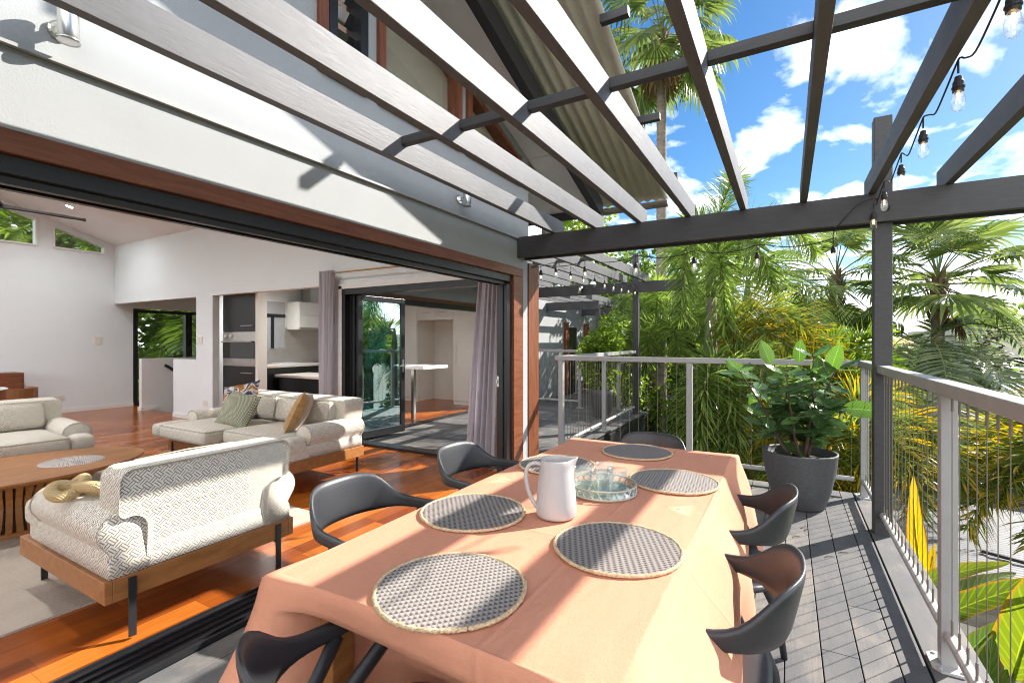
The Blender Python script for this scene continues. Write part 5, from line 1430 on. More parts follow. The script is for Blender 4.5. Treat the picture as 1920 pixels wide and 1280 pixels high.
def make_doors():
    # open leaf of the courtyard folding door
    def leaf(a, b, label, glass=True, group='black framed folding glass door leaves'):
        A = Vector((*a, 0)); B = Vector((*b, 0)); d = (B - A).normalized(); L = (B - A).length
        t = thing('folding_door', label, 'door', (a[0], a[1], 0.03), group)
        n = Vector((d.y, -d.x, 0)); z0, z1 = 0.035, 1.94
        def q(k, z): p = A + d * k; return (p.x, p.y, z)
        f = MB()
        for k in (0.035, L - 0.035): f.bar(q(k, z0), q(k, z1), 0.04, 0.07, tuple(d))
        f.bar(q(0.07, z0 + 0.05), q(L - 0.07, z0 + 0.05), 0.04, 0.10); f.bar(q(0.07, z1 - 0.035), q(L - 0.07, z1 - 0.035), 0.04, 0.07)
        f.build('frame', 'black_frame', t, bevel=0.003)
        g = MB(); g.bar(q(0.07, (z0 + z1) / 2 + 0.015), q(L - 0.07, (z0 + z1) / 2 + 0.015), 0.006, z1 - z0 - 0.17)
        g.build('pane', 'door_glass', t)
        return t, q, d, n, L
    t, q, d, n, L = leaf((-4.90, 4.46), (-4.83, 5.27), 'open glass leaf of the courtyard folding door reflecting palms and sky')
    p = Vector(q(L - 0.035, 0.98)); s = n
    h = MB()
    for sg in (1, -1):
        h.bar(tuple(p + s * sg * 0.022 + Vector((0, 0, -0.09))), tuple(p + s * sg * 0.022 + Vector((0, 0, 0.09))), 0.004, 0.03, tuple(d))
        h.tube([tuple(p + s * sg * 0.022), tuple(p + s * sg * 0.065), tuple(p + s * sg * 0.07 - d * 0.10)], 0.008, 8)
    h.build('handle', 'steel', t)
    for k, lab in enumerate(('folded glass leaf standing against the left frame of the courtyard door', 'second folded glass leaf stacked behind the open one')):
        leaf((-5.035 + 0.06 * k, 4.46), (-5.025 + 0.06 * k, 5.26 - 0.01 * k), lab)
    # curtains
    def curtain(label, x0t, x1t, x0b, x1b, yc, zt, zb, folds, amp, loc):
        def f(u, v):
            z = zt + (zb - zt) * v; e = v ** 0.9
            x = (x0t + (x1t - x0t) * u) * (1 - e) + (x0b + (x1b - x0b) * u) * e
            ph = u * folds * 2 * PI + 0.5 * math.sin(3 * v + u * 5)
            y = yc + amp * (0.75 + 0.35 * v) * math.sin(ph) + 0.010 * math.sin(2.3 * ph + 1 + 2 * v)
            return (x + 0.012 * math.cos(ph), y, z)
        o = MB().grid(f, 110, 26, None, (1.2, 2.2)).build('curtain', 'curtain_mauve', smooth=True, solid=0.003, loc=loc)
        return o
    o = curtain('r', -2.83, -2.555, -3.05, -2.60, 4.27, 2.23, 0.02, 5.5, 0.034, (-2.7, 4.27, 2.2)); tag(o, 'mauve grey curtain gathered at the right of the courtyard door and flaring to the floor', 'curtain', 'mauve curtains on the brass rod')
    o = curtain('l', -5.42, -5.14, -5.41, -5.17, 4.28, 2.26, 0.02, 4.5, 0.03, (-5.3, 4.28, 2.2)); tag(o, 'mauve grey curtain bunched at the left of the courtyard door by the kitchen', 'curtain', 'mauve curtains on the brass rod')
    t = thing('curtain_rod', 'thin brass curtain rod on black brackets above the courtyard door', 'curtain rod', (-4.0, 4.28, 2.225))
    MB().tube([(-5.32, 4.285, 2.225), (-2.5, 4.285, 2.225)], 0.011, 10).build('rod', 'brass', t)
    for x in (-3.75, -5.30):
        MB().box(x - 0.02, x + 0.02, 4.375, 4.399, 2.18, 2.28).box(x - 0.008, x + 0.008, 4.29, 4.375, 2.20, 2.215).build('bracket', 'bracket_black', t)
    MB().lathe([(0.0, 0.0), (0.022, 0.005), (0.024, 0.02), (0.0, 0.03)], (0, 0, 0), 14, Matrix.Translation((-5.345, 4.285, 2.225)) @ Matrix.Rotation(R(90), 4, 'Y')).build('finial', 'bracket_black', t, smooth=True)


make_doors()


def make_lamps():
    def lamp(y, z, lab):
        t = thing('wall_lamp', lab, 'lamp', (-2.30, y, z), 'steel downlights on the facade')
        Mx = Matrix.Translation((-2.299, y, z)) @ Matrix.Rotation(R(90), 4, 'Y')
        MB().lathe([(0.0, 0.0), (0.034, 0.0), (0.034, 0.012), (0.028, 0.018), (0.0, 0.019)], (0, 0, 0), 24, Mx).build('backplate', 'steel', t, smooth=False)
        MB().box(-2.282, -2.245, y - 0.011, y + 0.011, z - 0.012, z + 0.012).build('arm', 'steel', t)
        MB().lathe([(0.026, -0.060), (0.033, -0.064), (0.0335, -0.055), (0.031, -0.053), (0.031, 0.052), (0.0325, 0.056), (0.031, 0.060), (0.0, 0.061)], (-2.213, y, z), 28).build('body', 'steel', t, smooth=True)
        MB().lathe([(0.0, -0.057), (0.027, -0.057), (0.027, -0.052), (0.0, -0.052)], (-2.213, y, z), 24).build('lens', 'marble', t)
    lamp(0.695, 2.455, 'steel cylinder wall lamp on the facade at the top left, above the doorway')
    lamp(3.14, 2.47, 'smaller looking steel cylinder wall lamp far along the facade near the pergola beam')


make_lamps()


def make_string_lights():
    t = thing('string_lights', 'black festoon cable with clear bulbs looped along the pergola rafter, beam and courtyard', 'string lights', (0.53, 4.3, 2.3))
    proto = [None]
    def bulb(p, drop, tilt=0.0):
        if proto[0] is None:
            s = MB(); x, y, z = p
            s.tube([(x, y, z), (x, y, z - drop + 0.01)], 0.0035, 6)
            s.lathe([(0.0, 0.0), (0.010, -0.002), (0.012, -0.014), (0.016, -0.022), (0.0165, -0.036), (0.019, -0.038), (0.019, -0.044), (0.0165, -0.046), (0.0165, -0.056), (0.0, -0.057)], (x, y, z - drop), 16)
            so = s.build('bulb_socket', 'rubber_black', t)
            b = MB(); n = 18; prof = [(0.013, -0.056), (0.0165, -0.066), (0.0195, -0.085), (0.0198, -0.102), (0.017, -0.116), (0.010, -0.124), (0.0, -0.127)]
            b.lathe(prof, (x, y, z - drop), n); g = b.build('bulb', 'tumbler_glass', so)
            f = MB().lathe([(0.0, -0.058), (0.004, -0.06), (0.004, -0.085), (0.0, -0.087)], (x, y, z - drop), 8).build('filament', 'filament', so)
            proto[0] = (so, Vector(p))
        else:
            so, p0 = proto[0]; c = so.copy(); COL.objects.link(c); c.parent = t; c.location = Vector(p) - p0
            for chd in (o for o in list(bpy.data.objects) if o.parent == so):
                d = chd.copy(); COL.objects.link(d); d.parent = c
    # along the underside of the rafter
    ys = [0.85, 1.32, 1.80, 2.28, 2.79, 3.27, 3.79]
    pts = []
    for y in ys:
        p = Vector((0.53, y, 2.332)); bulb(p, 0.055); pts += [p + Vector((0, -0.02, 0)), p + Vector((0, 0.03, -0.004)), p + Vector((-0.008, 0.12, -0.050)), p + Vector((0, 0.30, -0.062)), p + Vector((0.006, 0.42, -0.022))]
    q = Vector((0.53, 4.06, 2.30)); bulb(q + Vector((-0.02, 0, -0.03)), 0.04); pts += [q, Vector((0.42, 4.05, 2.27)), Vector((0.30, 4.10, 2.13)), Vector((0.30, 4.33, 2.12))]
    # behind the beam
    xs = [0.30, -0.21, -0.69, -1.19, -1.68, -2.15]
    for i, x in enumerate(xs):
        p = Vector((x, 4.335, 2.105)); bulb(p, 0.045); pts += [p, Vector((x - 0.12, 4.335, 2.075)), Vector((x - 0.30, 4.335, 2.070)), Vector((x - 0.43, 4.335, 2.095))]
    pts = pts[:-3]
    pts += [Vector((-2.27, 4.37, 2.09)), Vector((-2.25, 4.58, 2.13))]
    n = 9
    for k in range(n):
        u = (k + 0.6) / n; p = Vector((-2.22 - 0.14 * u, 4.6 + 4.1 * u, 2.20 + 0.13 * u)); bulb(p, 0.045); pts += [p, p + Vector((-0.003, 0.15, -0.03)), p + Vector((-0.006, 0.32, -0.03))]
    # smooth the cable
    sm = []
    for i in range(len(pts) - 1):
        p0 = pts[max(i - 1, 0)]; p1 = pts[i]; p2 = pts[i + 1]; p3 = pts[min(i + 2, len(pts) - 1)]
        for k in range(4):
            tt = k / 4; sm.append(0.5 * (2 * p1 + (p2 - p0) * tt + (2 * p0 - 5 * p1 + 4 * p2 - p3) * tt ** 2 + (3 * p1 - p0 - 3 * p2 + p3) * tt ** 3))
    sm.append(pts[-1])
    MB().tube(sm, 0.0035, 6).build('cable', 'rubber_black', t, smooth=True)


make_string_lights()

# ================================================================== PLANTS
def vn(v): return Vector(v).normalized()


def leaflet(b, p, d, n, L, w, sag, tipw=0.0):
    """narrow leaf of three short strips; uv.x runs to the tip"""
    s = d.cross(n)
    if s.length < 1e-4: s = Vector((1, 0, 0))
    s.normalize()
    p1 = p + d * (L * 0.4); d2 = (d + Vector((0, 0, -sag * 0.6))).normalized(); p2 = p1 + d2 * (L * 0.33)
    d3 = (d2 + Vector((0, 0, -sag))).normalized(); p3 = p2 + d3 * (L * 0.27)
    vs = [tuple(p - s * w * 0.25), tuple(p + s * w * 0.25), tuple(p1 + s * w * 0.5), tuple(p1 - s * w * 0.5), tuple(p2 + s * w * 0.38), tuple(p2 - s * w * 0.38), tuple(p3)]
    b.add(vs, [(0, 1, 2, 3), (3, 2, 4, 5), (5, 4, 6)], [[(0, 0), (0, 1), (.4, 1), (.4, 0)], [(.4, 0), (.4, 1), (.73, 1), (.73, 0)], [(.73, 0), (.73, 1), (1, .5)]])


def frond(b, st, p, d, L, droop, rng, leaf=0.4, w=0.03, n=34, style='fox', sag=0.5, start=0.16):
    d = vn(d); pts = [Vector(p)]; dirs = [d.copy()]; steps = 14
    for k in range(steps):
        d = (d + Vector((0, 0, -droop * (0.5 + k / steps) / steps * 1.4))).normalized()
        pts.append(pts[-1] + d * (L / steps)); dirs.append(d.copy())
    st.tube(pts, [0.018 * (1 - 0.8 * i / steps) * (L / 2) ** 0.5 for i in range(steps + 1)], 4, False)
    for i in range(n):
        t = start + (1 - start) * (i + rng.random() * 0.6) / n
        k = min(steps - 1, int(t * steps)); f = t * steps - k
        q = pts[k].lerp(pts[k + 1], f); dd = dirs[k].lerp(dirs[k + 1], f).normalized()
        s = dd.cross(Vector((0, 0, 1)))
        s = s.normalized() if s.length > 0.05 else Vector((1, 0, 0)); u = s.cross(dd).normalized()
        ll = leaf * (0.45 + 0.75 * math.sin(PI * min(1, 0.12 + 0.8 * t)) ** 0.8) * rng.uniform(0.85, 1.1)
        if style == 'fox':
            for _ in range(6):
                a = rng.uniform(0, 2 * PI); r_ = s * math.cos(a) + u * math.sin(a)
                leaflet(b, q, (r_ * 0.95 + dd * rng.uniform(0.35, 0.9) + Vector((0, 0, -0.04))).normalized(), dd, ll, w * rng.uniform(0.8, 1.2), sag * rng.uniform(0.3, 1.2))
        else:
            for sg in (-1, 1):
                v = 0.28 if style == 'feather' else 0.05
                leaflet(b, q, (s * sg + dd * rng.uniform(0.5, 0.75) + u * (v + rng.uniform(-0.1, 0.1))).normalized(), u, ll, w * rng.uniform(0.85, 1.15), sag)


def fanleaf(b, st, p, d, petiole, Lf, rng, sag=0.6, nseg=26):
    d = vn(d); pts = [Vector(p)]
    for k in range(5):
        d = (d + Vector((0, 0, -0.07))).normalized(); pts.append(pts[-1] + d * petiole / 5)
    st.tube(pts, [0.018, 0.016, 0.014, 0.012, 0.011, 0.01], 4, False)
    hub = pts[-1]; s = d.cross(Vector((0, 0, 1))); s = s.normalized() if s.length > 0.05 else Vector((1, 0, 0)); u = s.cross(d).normalized()
    tilt = rng.uniform(-0.5, 0.1); f = (d + u * tilt).normalized(); u2 = s.cross(f).normalized()
    prevm = None; vs = []; fs = []; uv = []
    for i in range(nseg):
        a = (-1 + 2 * (i + 0.5) / nseg) * R(125); r_ = (f * math.cos(a) + s * math.sin(a)).normalized()
        ll = Lf * (0.72 + 0.28 * math.cos(a * 0.8)) * rng.uniform(0.9, 1.05)
        w = ll * 0.5 * 2 * math.sin(R(125) / nseg) * 1.02
        side = (s * math.cos(a) - f * math.sin(a)).normalized(); fold = u2 * (0.02 * Lf)
        m = hub + r_ * ll * 0.5 - Vector((0, 0, 0.04 * Lf * abs(a)))
        o = len(vs)
        d2 = (r_ + Vector((0, 0, -sag * rng.uniform(0.3, 1.0)))).normalized(); q = m + d2 * ll * 0.28
        d3 = (d2 + Vector((0, 0, -sag * rng.uniform(0.6, 1.6)))).normalized(); t = q + d3 * ll * 0.24
        vs += [tuple(hub + r_ * 0.02), tuple(m - side * w * 0.5 + fold), tuple(m - fold * 0.6), tuple(m + side * w * 0.5 + fold), tuple(q - side * w * 0.30), tuple(q + side * w * 0.30), tuple(t)]
        fs += [(o, o + 2, o + 1), (o, o + 3, o + 2), (o + 1, o + 2, o + 4), (o + 2, o + 3, o + 5), (o + 2, o + 5, o + 4), (o + 4, o + 5, o + 6)]
        uv += [[(0, 0), (.5, .5), (.5, 0)], [(0, 0), (.5, 1), (.5, .5)], [(.5, 0), (.5, .5), (.8, 0)], [(.5, .5), (.5, 1), (.8, 1)], [(.5, .5), (.8, 1), (.8, 0)], [(.8, 0), (.8, 1), (1, .5)]]
    b.add(vs, fs, uv)


def trunk_mesh(b, x, y, z0, z1, r0, r1, lean=(0, 0), rings=True):
    pts = []; rs = []; n = max(6, int((z1 - z0) / 0.10))
    for k in range(n + 1):
        t = k / n; pts.append((x + lean[0] * (1 - t) ** 1.5, y + lean[1] * (1 - t) ** 1.5, z0 + (z1 - z0) * t))
        rs.append((r0 + (r1 - r0) * t) * ((1.0 + (0.05 if k % 2 else -0.02)) if rings else 1) * (1 + 0.35 * max(0, 0.08 - t) / 0.08))
    b.tube(pts, rs, 14, True)


def feather_palm(label, x, y, zc_, fronds, leafm, seed, r=0.09, style='fox', leaf=0.42, w=0.024, n=44, name='feather_palm', sag=0.3, lean=(0, 0), shaft=0.7, extra=0, spread=(0.2, 1.1), L=1.9, droop=1.5, group='palms around the deck', base=None):
    rng = random.Random(seed); z0 = (ground_z(x, y) if base is None else base) - 0.1
    t = thing(name, label, 'palm', (x, y, z0), group)
    b = MB(); trunk_mesh(b, x, y, z0, zc_ - shaft, r * 1.2, r, lean); b.build('trunk', 'trunk', t, smooth=True)
    if shaft > 0.05: MB().tube([(x, y, zc_ - shaft - 0.02), (x, y, zc_ - shaft * 0.6), (x, y, zc_ - 0.1), (x, y, zc_ + 0.15)], [r * 1.02, r * 1.12, r * 0.7, r * 0.25], 12).build('crownshaft', 'shaft_green', t, smooth=True)
    lv = MB(); st = MB()
    fl = list(fronds)
    for k in range(extra):
        fl.append((rng.uniform(0, 360), rng.uniform(*spread), L * rng.uniform(0.8, 1.1), droop * rng.uniform(0.8, 1.2)))
    for az, el, ln, dr in fl:
        a = R(az); d = Vector((math.cos(a) * math.cos(el), math.sin(a) * math.cos(el), math.sin(el)))
        frond(lv, st, (x, y, zc_), d, ln, dr, rng, leaf, w, n, style, sag)
    cr = lv.build('crown', leafm, t); st.build('frond_stem', 'stem_green', cr)
    return t


def fan_palm(label, x, y, zc_, nl, seed, r=0.10, pet=0.9, Lf=0.85, boots=True, dead=4, leafm='fan_leaf', sag=0.6, group='palms around the deck', low=-0.7):
    rng = random.Random(seed); z0 = ground_z(x, y) - 0.1
    t = thing('fan_palm', label, 'palm', (x, y, z0), group)
    b = MB(); trunk_mesh(b, x, y, z0, zc_, r * 1.25, r); b.build('trunk', 'trunk', t, smooth=True)
    lv = MB(); st = MB(); dd = MB()
    for k in range(nl):
        az = k * 2.39996 + rng.uniform(-0.25, 0.25); el = low + (1.35 - low) * ((k + 0.5) / nl) + rng.uniform(-0.12, 0.12)
        d = Vector((math.cos(az) * math.cos(el), math.sin(az) * math.cos(el), math.sin(el)))
        fanleaf(lv, st, (x, y, zc_ + 0.15 * el), d, pet * rng.uniform(0.85, 1.15), Lf * rng.uniform(0.85, 1.1), rng, sag)
    for k in range(dead):
        az = rng.uniform(0, 2 * PI); d = Vector((math.cos(az) * 0.5, math.sin(az) * 0.5, -0.9))
        fanleaf(dd, dd, (x, y, zc_ - 0.15), d, pet * 0.6, Lf * 0.7, rng, 1.2, 16)
    cr = lv.build('crown', leafm, t); st.build('leaf_stem', 'stem_green', cr)
    if dead: dd.build('dead_leaves', 'dead_frond', t)
    if boots:
        bt = MB()
        for k in range(46):
            az = k * 2.4; z = zc_ - 0.75 + 0.85 * k / 46; rr = r * 1.05
            p = Vector((x + rr * math.cos(az), y + rr * math.sin(az), z)); o = Vector((math.cos(az), math.sin(az), 0)); s = Vector((-o.y, o.x, 0))
            e = p + o * 0.10 + Vector((0, 0, 0.22))
            bt.add([tuple(p - s * 0.06), tuple(p + s * 0.06), tuple(e + s * 0.02), tuple(e - s * 0.02), tuple(p + o * 0.03 - Vector((0, 0, 0.03)))], [(0, 1, 2, 3), (0, 4, 1), (4, 3, 2), (0, 3, 4), (1, 4, 2)])
        bt.build('leaf_bases', 'dead_frond', t)
    return t


def leafblob(b, c, rad, n, size, rng, shell=0.55):
    c = Vector(c)
    for _ in range(n):
        while True:
            v = Vector((rng.uniform(-1, 1), rng.uniform(-1, 1), rng.uniform(-1, 1)))
            if 0.05 < v.length < 1: break
        r_ = v.length; v = v.normalized() * (shell + (1 - shell) * r_)
        p = c + Vector((v.x * rad[0], v.y * rad[1], v.z * rad[2]))
        d = (v + Vector((rng.uniform(-1, 1), rng.uniform(-1, 1), rng.uniform(-0.9, 0.5)))).normalized()
        nn = Vector((rng.uniform(-1, 1), rng.uniform(-1, 1), rng.uniform(0.2, 1))).normalized()
        s = d.cross(nn); s = s.normalized() if s.length > 0.05 else Vector((1, 0, 0)); L = size * rng.uniform(0.6, 1.3); w = L * 0.28; u = s.cross(d)
        m = p + d * L * 0.5 - u * L * 0.06
        vs = [tuple(p), tuple(m + s * w + u * 0.05 * L), tuple(p + d * L - Vector((0, 0, 0.12 * L))), tuple(m - s * w + u * 0.05 * L), tuple(m)]
        b.add(vs, [(0, 1, 4), (1, 2, 4), (2, 3, 4), (3, 0, 4)], [[(0, .5), (.5, 1), (.5, .5)], [(.5, 1), (1, .5), (.5, .5)], [(1, .5), (.5, 0), (.5, .5)], [(.5, 0), (0, .5), (.5, .5)]])


def bush(label, x, y, z0, h, rx, leafm, seed, n=2200, size=0.12, clumps=9, name='shrub', cat='shrub', group='shrubs beyond the balustrade', trunk=0.05, lowf=0.15):
    rng = random.Random(seed); t = thing(name, label, cat, (x, y, z0), group)
    lv = MB(); st = MB()
    for k in range(clumps):
        a = rng.uniform(0, 2 * PI); rr = rx * math.sqrt(rng.random()) * 0.75; zz = z0 + h * (lowf + (0.92 - lowf) * rng.random() ** 0.8)
        c = (x + rr * math.cos(a), y + rr * math.sin(a), zz); sc = rng.uniform(0.26, 0.46)
        leafblob(lv, c, (rx * sc, rx * sc, h * sc * 0.55), n // clumps, size, rng)
        st.tube([(x + 0.1 * rr * math.cos(a), y + 0.1 * rr * math.sin(a), z0 - 0.1), (x + 0.5 * rr * math.cos(a), y + 0.5 * rr * math.sin(a), z0 + (zz - z0) * 0.55), c], [trunk, trunk * 0.6, trunk * 0.2], 6)
    cr = lv.build('foliage', leafm, t); st.build('stem' if cat == 'shrub' else 'trunk', 'trunk', t)
    return t


paint('shaft_green', (0.10, 0.14, 0.05), 0.5, 0.2, 8)
paint('stem_green', (0.13, 0.15, 0.05), 0.6, 0.3, 8)


def make_palms():
    # plume palm right behind the courtyard post
    feather_palm('foxtail palm with ringed trunk directly behind the courtyard pergola post', -2.42, 10.8, 1.75,
                 [(170, 0.35, 2.0, 1.6), (205, 0.05, 2.2, 1.3), (230, 0.0, 1.7, 1.5), (265, -0.1, 1.5, 1.5), (300, 0.15, 1.8, 1.6), (335, 0.3, 1.9, 1.5), (20, 0.5, 1.9, 1.6), (80, 0.7, 1.9, 1.6), (130, 0.5, 1.9, 1.8), (320, 0.6, 1.7, 1.6)], 'foxtail_leaf', 11, r=0.095)
    feather_palm('tall foxtail palm whose long plumes hang down past the grey top rail', -1.08, 8.5, 2.75,
                 [(262, 0.85, 2.5, 3.4), (285, 0.35, 2.1, 2.6), (310, 0.6, 1.9, 2.1), (345, 0.8, 1.8, 1.7), (90, 0.8, 1.7, 1.6), (130, 0.9, 1.6, 1.6), (300, 1.2, 1.3, 0.9)], 'foxtail_leaf', 12, r=0.08)
    feather_palm('foxtail palm with dark lower plumes hanging below the rail', -0.84, 7.3, 1.02,
                 [(265, 0.35, 1.7, 2.7), (290, 0.15, 1.6, 2.6), (320, 0.5, 1.6, 2.2), (60, 0.7, 1.6, 1.6), (250, -0.3, 1.5, 1.8), (280, -0.4, 1.4, 1.6)], 'foxtail_leaf', 13, r=0.08, shaft=0.4)
    feather_palm('foxtail palm with golden tipped plumes arching over the potted plant', -1.05, 7.9, 1.50,
                 [(355, 0.45, 2.3, 1.7), (335, 0.35, 2.1, 1.8), (15, 0.5, 2.0, 1.7), (310, 0.2, 1.7, 2.0), (345, 0.75, 2.0, 2.0)], 'foxtail_gold', 14, r=0.08, n=52, leaf=0.40)
    feather_palm('feather palm with thin arching fronds against the cloud left of the post', -0.75, 11.6, 2.55,
                 [(350, 0.95, 2.3, 2.6), (10, 0.75, 2.2, 2.6), (330, 0.7, 2.2, 2.7), (120, 0.9, 2.0, 2.2), (60, 0.8, 2.0, 2.2), (220, 0.8, 2.0, 2.2), (270, 0.7, 1.9, 2.4), (300, 1.0, 2.0, 2.4)], 'foxtail_leaf', 15, style='feather', leaf=0.55, w=0.032, n=44, r=0.09)
    feather_palm('feather palm crown filling the gap under the beam, behind the plume palms', -2.9, 12.4, 2.3,
                 [], 'foxtail_leaf', 16, r=0.10, extra=13, spread=(0.1, 1.2), L=2.1, droop=1.9)
    feather_palm('bright lime palm lit from behind just left of the pergola post', 0.50, 8.3, 0.62,
                 [(30, 1.0, 1.25, 1.5), (350, 0.85, 1.2, 1.7), (75, 1.15, 1.2, 1.1), (320, 0.8, 1.0, 1.6), (130, 1.0, 1.2, 1.4), (290, 0.9, 1.0, 1.5), (180, 0.95, 1.1, 1.5), (10, 1.25, 1.2, 1.2)], 'lime_leaf', 17, style='fox', leaf=0.30, w=0.034, n=30, sag=0.15, r=0.06, shaft=0.2)
    feather_palm('dark green feather palm in the middle distance between post and arching fronds', 0.45, 13.0, 1.35, [], 'silver_leaf', 18, style='feather', leaf=0.6, w=0.04, n=40, r=0.10, extra=14, spread=(-0.2, 1.2), L=2.0, droop=1.7)
    feather_palm('silvery feather palm with broad drooping fronds right of the post', 2.30, 12.15, 1.25,
                 [(300, 0.25, 2.8, 1.9), (318, 0.1, 2.3, 1.8), (270, 0.4, 2.5, 1.9), (240, 0.5, 2.4, 1.9), (20, 0.8, 2.2, 1.8), (50, 0.8, 2.4, 1.7), (200, 0.6, 2.5, 1.9), (150, 0.8, 2.4, 1.7), (285, 0.0, 2.3, 1.7), (255, 0.1, 2.2, 1.7)], 'silver_leaf', 19, style='feather', leaf=0.55, w=0.045, n=44, r=0.09)
    feather_palm('golden yellow palm whose fronds spill just outside the right hand balustrade', 3.0, 7.0, 0.36,
                 [(190, 0.30, 2.0, 1.5), (208, 0.28, 2.1, 1.4), (228, 0.34, 2.1, 1.4), (246, 0.30, 2.2, 1.3), (175, 0.5, 1.9, 1.6), (268, 0.30, 1.9, 1.6), (130, 0.7, 1.5, 1.6), (350, 0.5, 1.5, 1.6), (215, 0.6, 1.9, 1.7), (60, 0.8, 1.5, 1.6)], 'foxtail_gold', 21, n=44, leaf=0.36, r=0.08, shaft=0.3)
    feather_palm('yellow green palm hanging behind the corner of the balustrade and the big pot', 0.62, 6.9, 0.40,
                 [(250, 0.2, 1.5, 2.3), (275, 0.1, 1.5, 2.2), (220, 0.3, 1.6, 2.2), (300, 0.3, 1.5, 2.1), (195, 0.4, 1.6, 2.0), (330, 0.5, 1.4, 1.9), (240, -0.4, 1.4, 1.4), (270, -0.5, 1.4, 1.2), (60, 0.8, 1.3, 1.6)], 'foxtail_gold', 22, n=42, leaf=0.38, r=0.08, shaft=0.3)
    fan_palm('very tall fan palm rising above the roof edge with a shaggy brown leaf base', -2.89, 13.0, 9.4, 30, 31, r=0.115, pet=1.25, Lf=1.15, dead=5, sag=0.9)
    fan_palm('tall fan palm with wind swept crown against the sky right of the post', 2.62, 12.6, 2.45, 26, 32, r=0.10, pet=1.0, Lf=0.95, dead=1, sag=0.40, low=-0.30)
    fan_palm('fan palm behind, its crown half hidden by the left side of the post', 1.0, 13.6, 2.75, 22, 33, r=0.10, pet=0.95, Lf=0.85, dead=2)
    fan_palm('lower fan palm in the shade between the golden plumes and the post', 0.05, 14.6, 1.25, 20, 34, r=0.10, pet=0.9, Lf=0.8, dead=2)
    # behind the house, seen through its back windows
    G = 'palms behind the back windows'
    feather_palm('sunlit feather palm seen through the high triangular window', -15.6, 5.0, 4.0, [], 'lime_leaf', 41, style='feather', leaf=0.6, w=0.05, n=44, extra=14, spread=(-0.2, 1.1), L=2.4, droop=1.5, group=G)
    feather_palm('sunlit feather palm seen through the high window behind the fan', -16.2, 3.2, 4.2, [], 'lime_leaf', 42, style='feather', leaf=0.6, w=0.05, n=44, extra=14, spread=(-0.2, 1.1), L=2.5, droop=1.5, group=G)
    feather_palm('green palm fronds outside the louvred stair window', -15.0, 7.6, 1.9, [], 'lime_leaf', 43, style='feather', leaf=0.6, w=0.05, n=40, extra=14, spread=(-0.3, 1.1), L=2.2, droop=1.7, group=G)


make_palms()


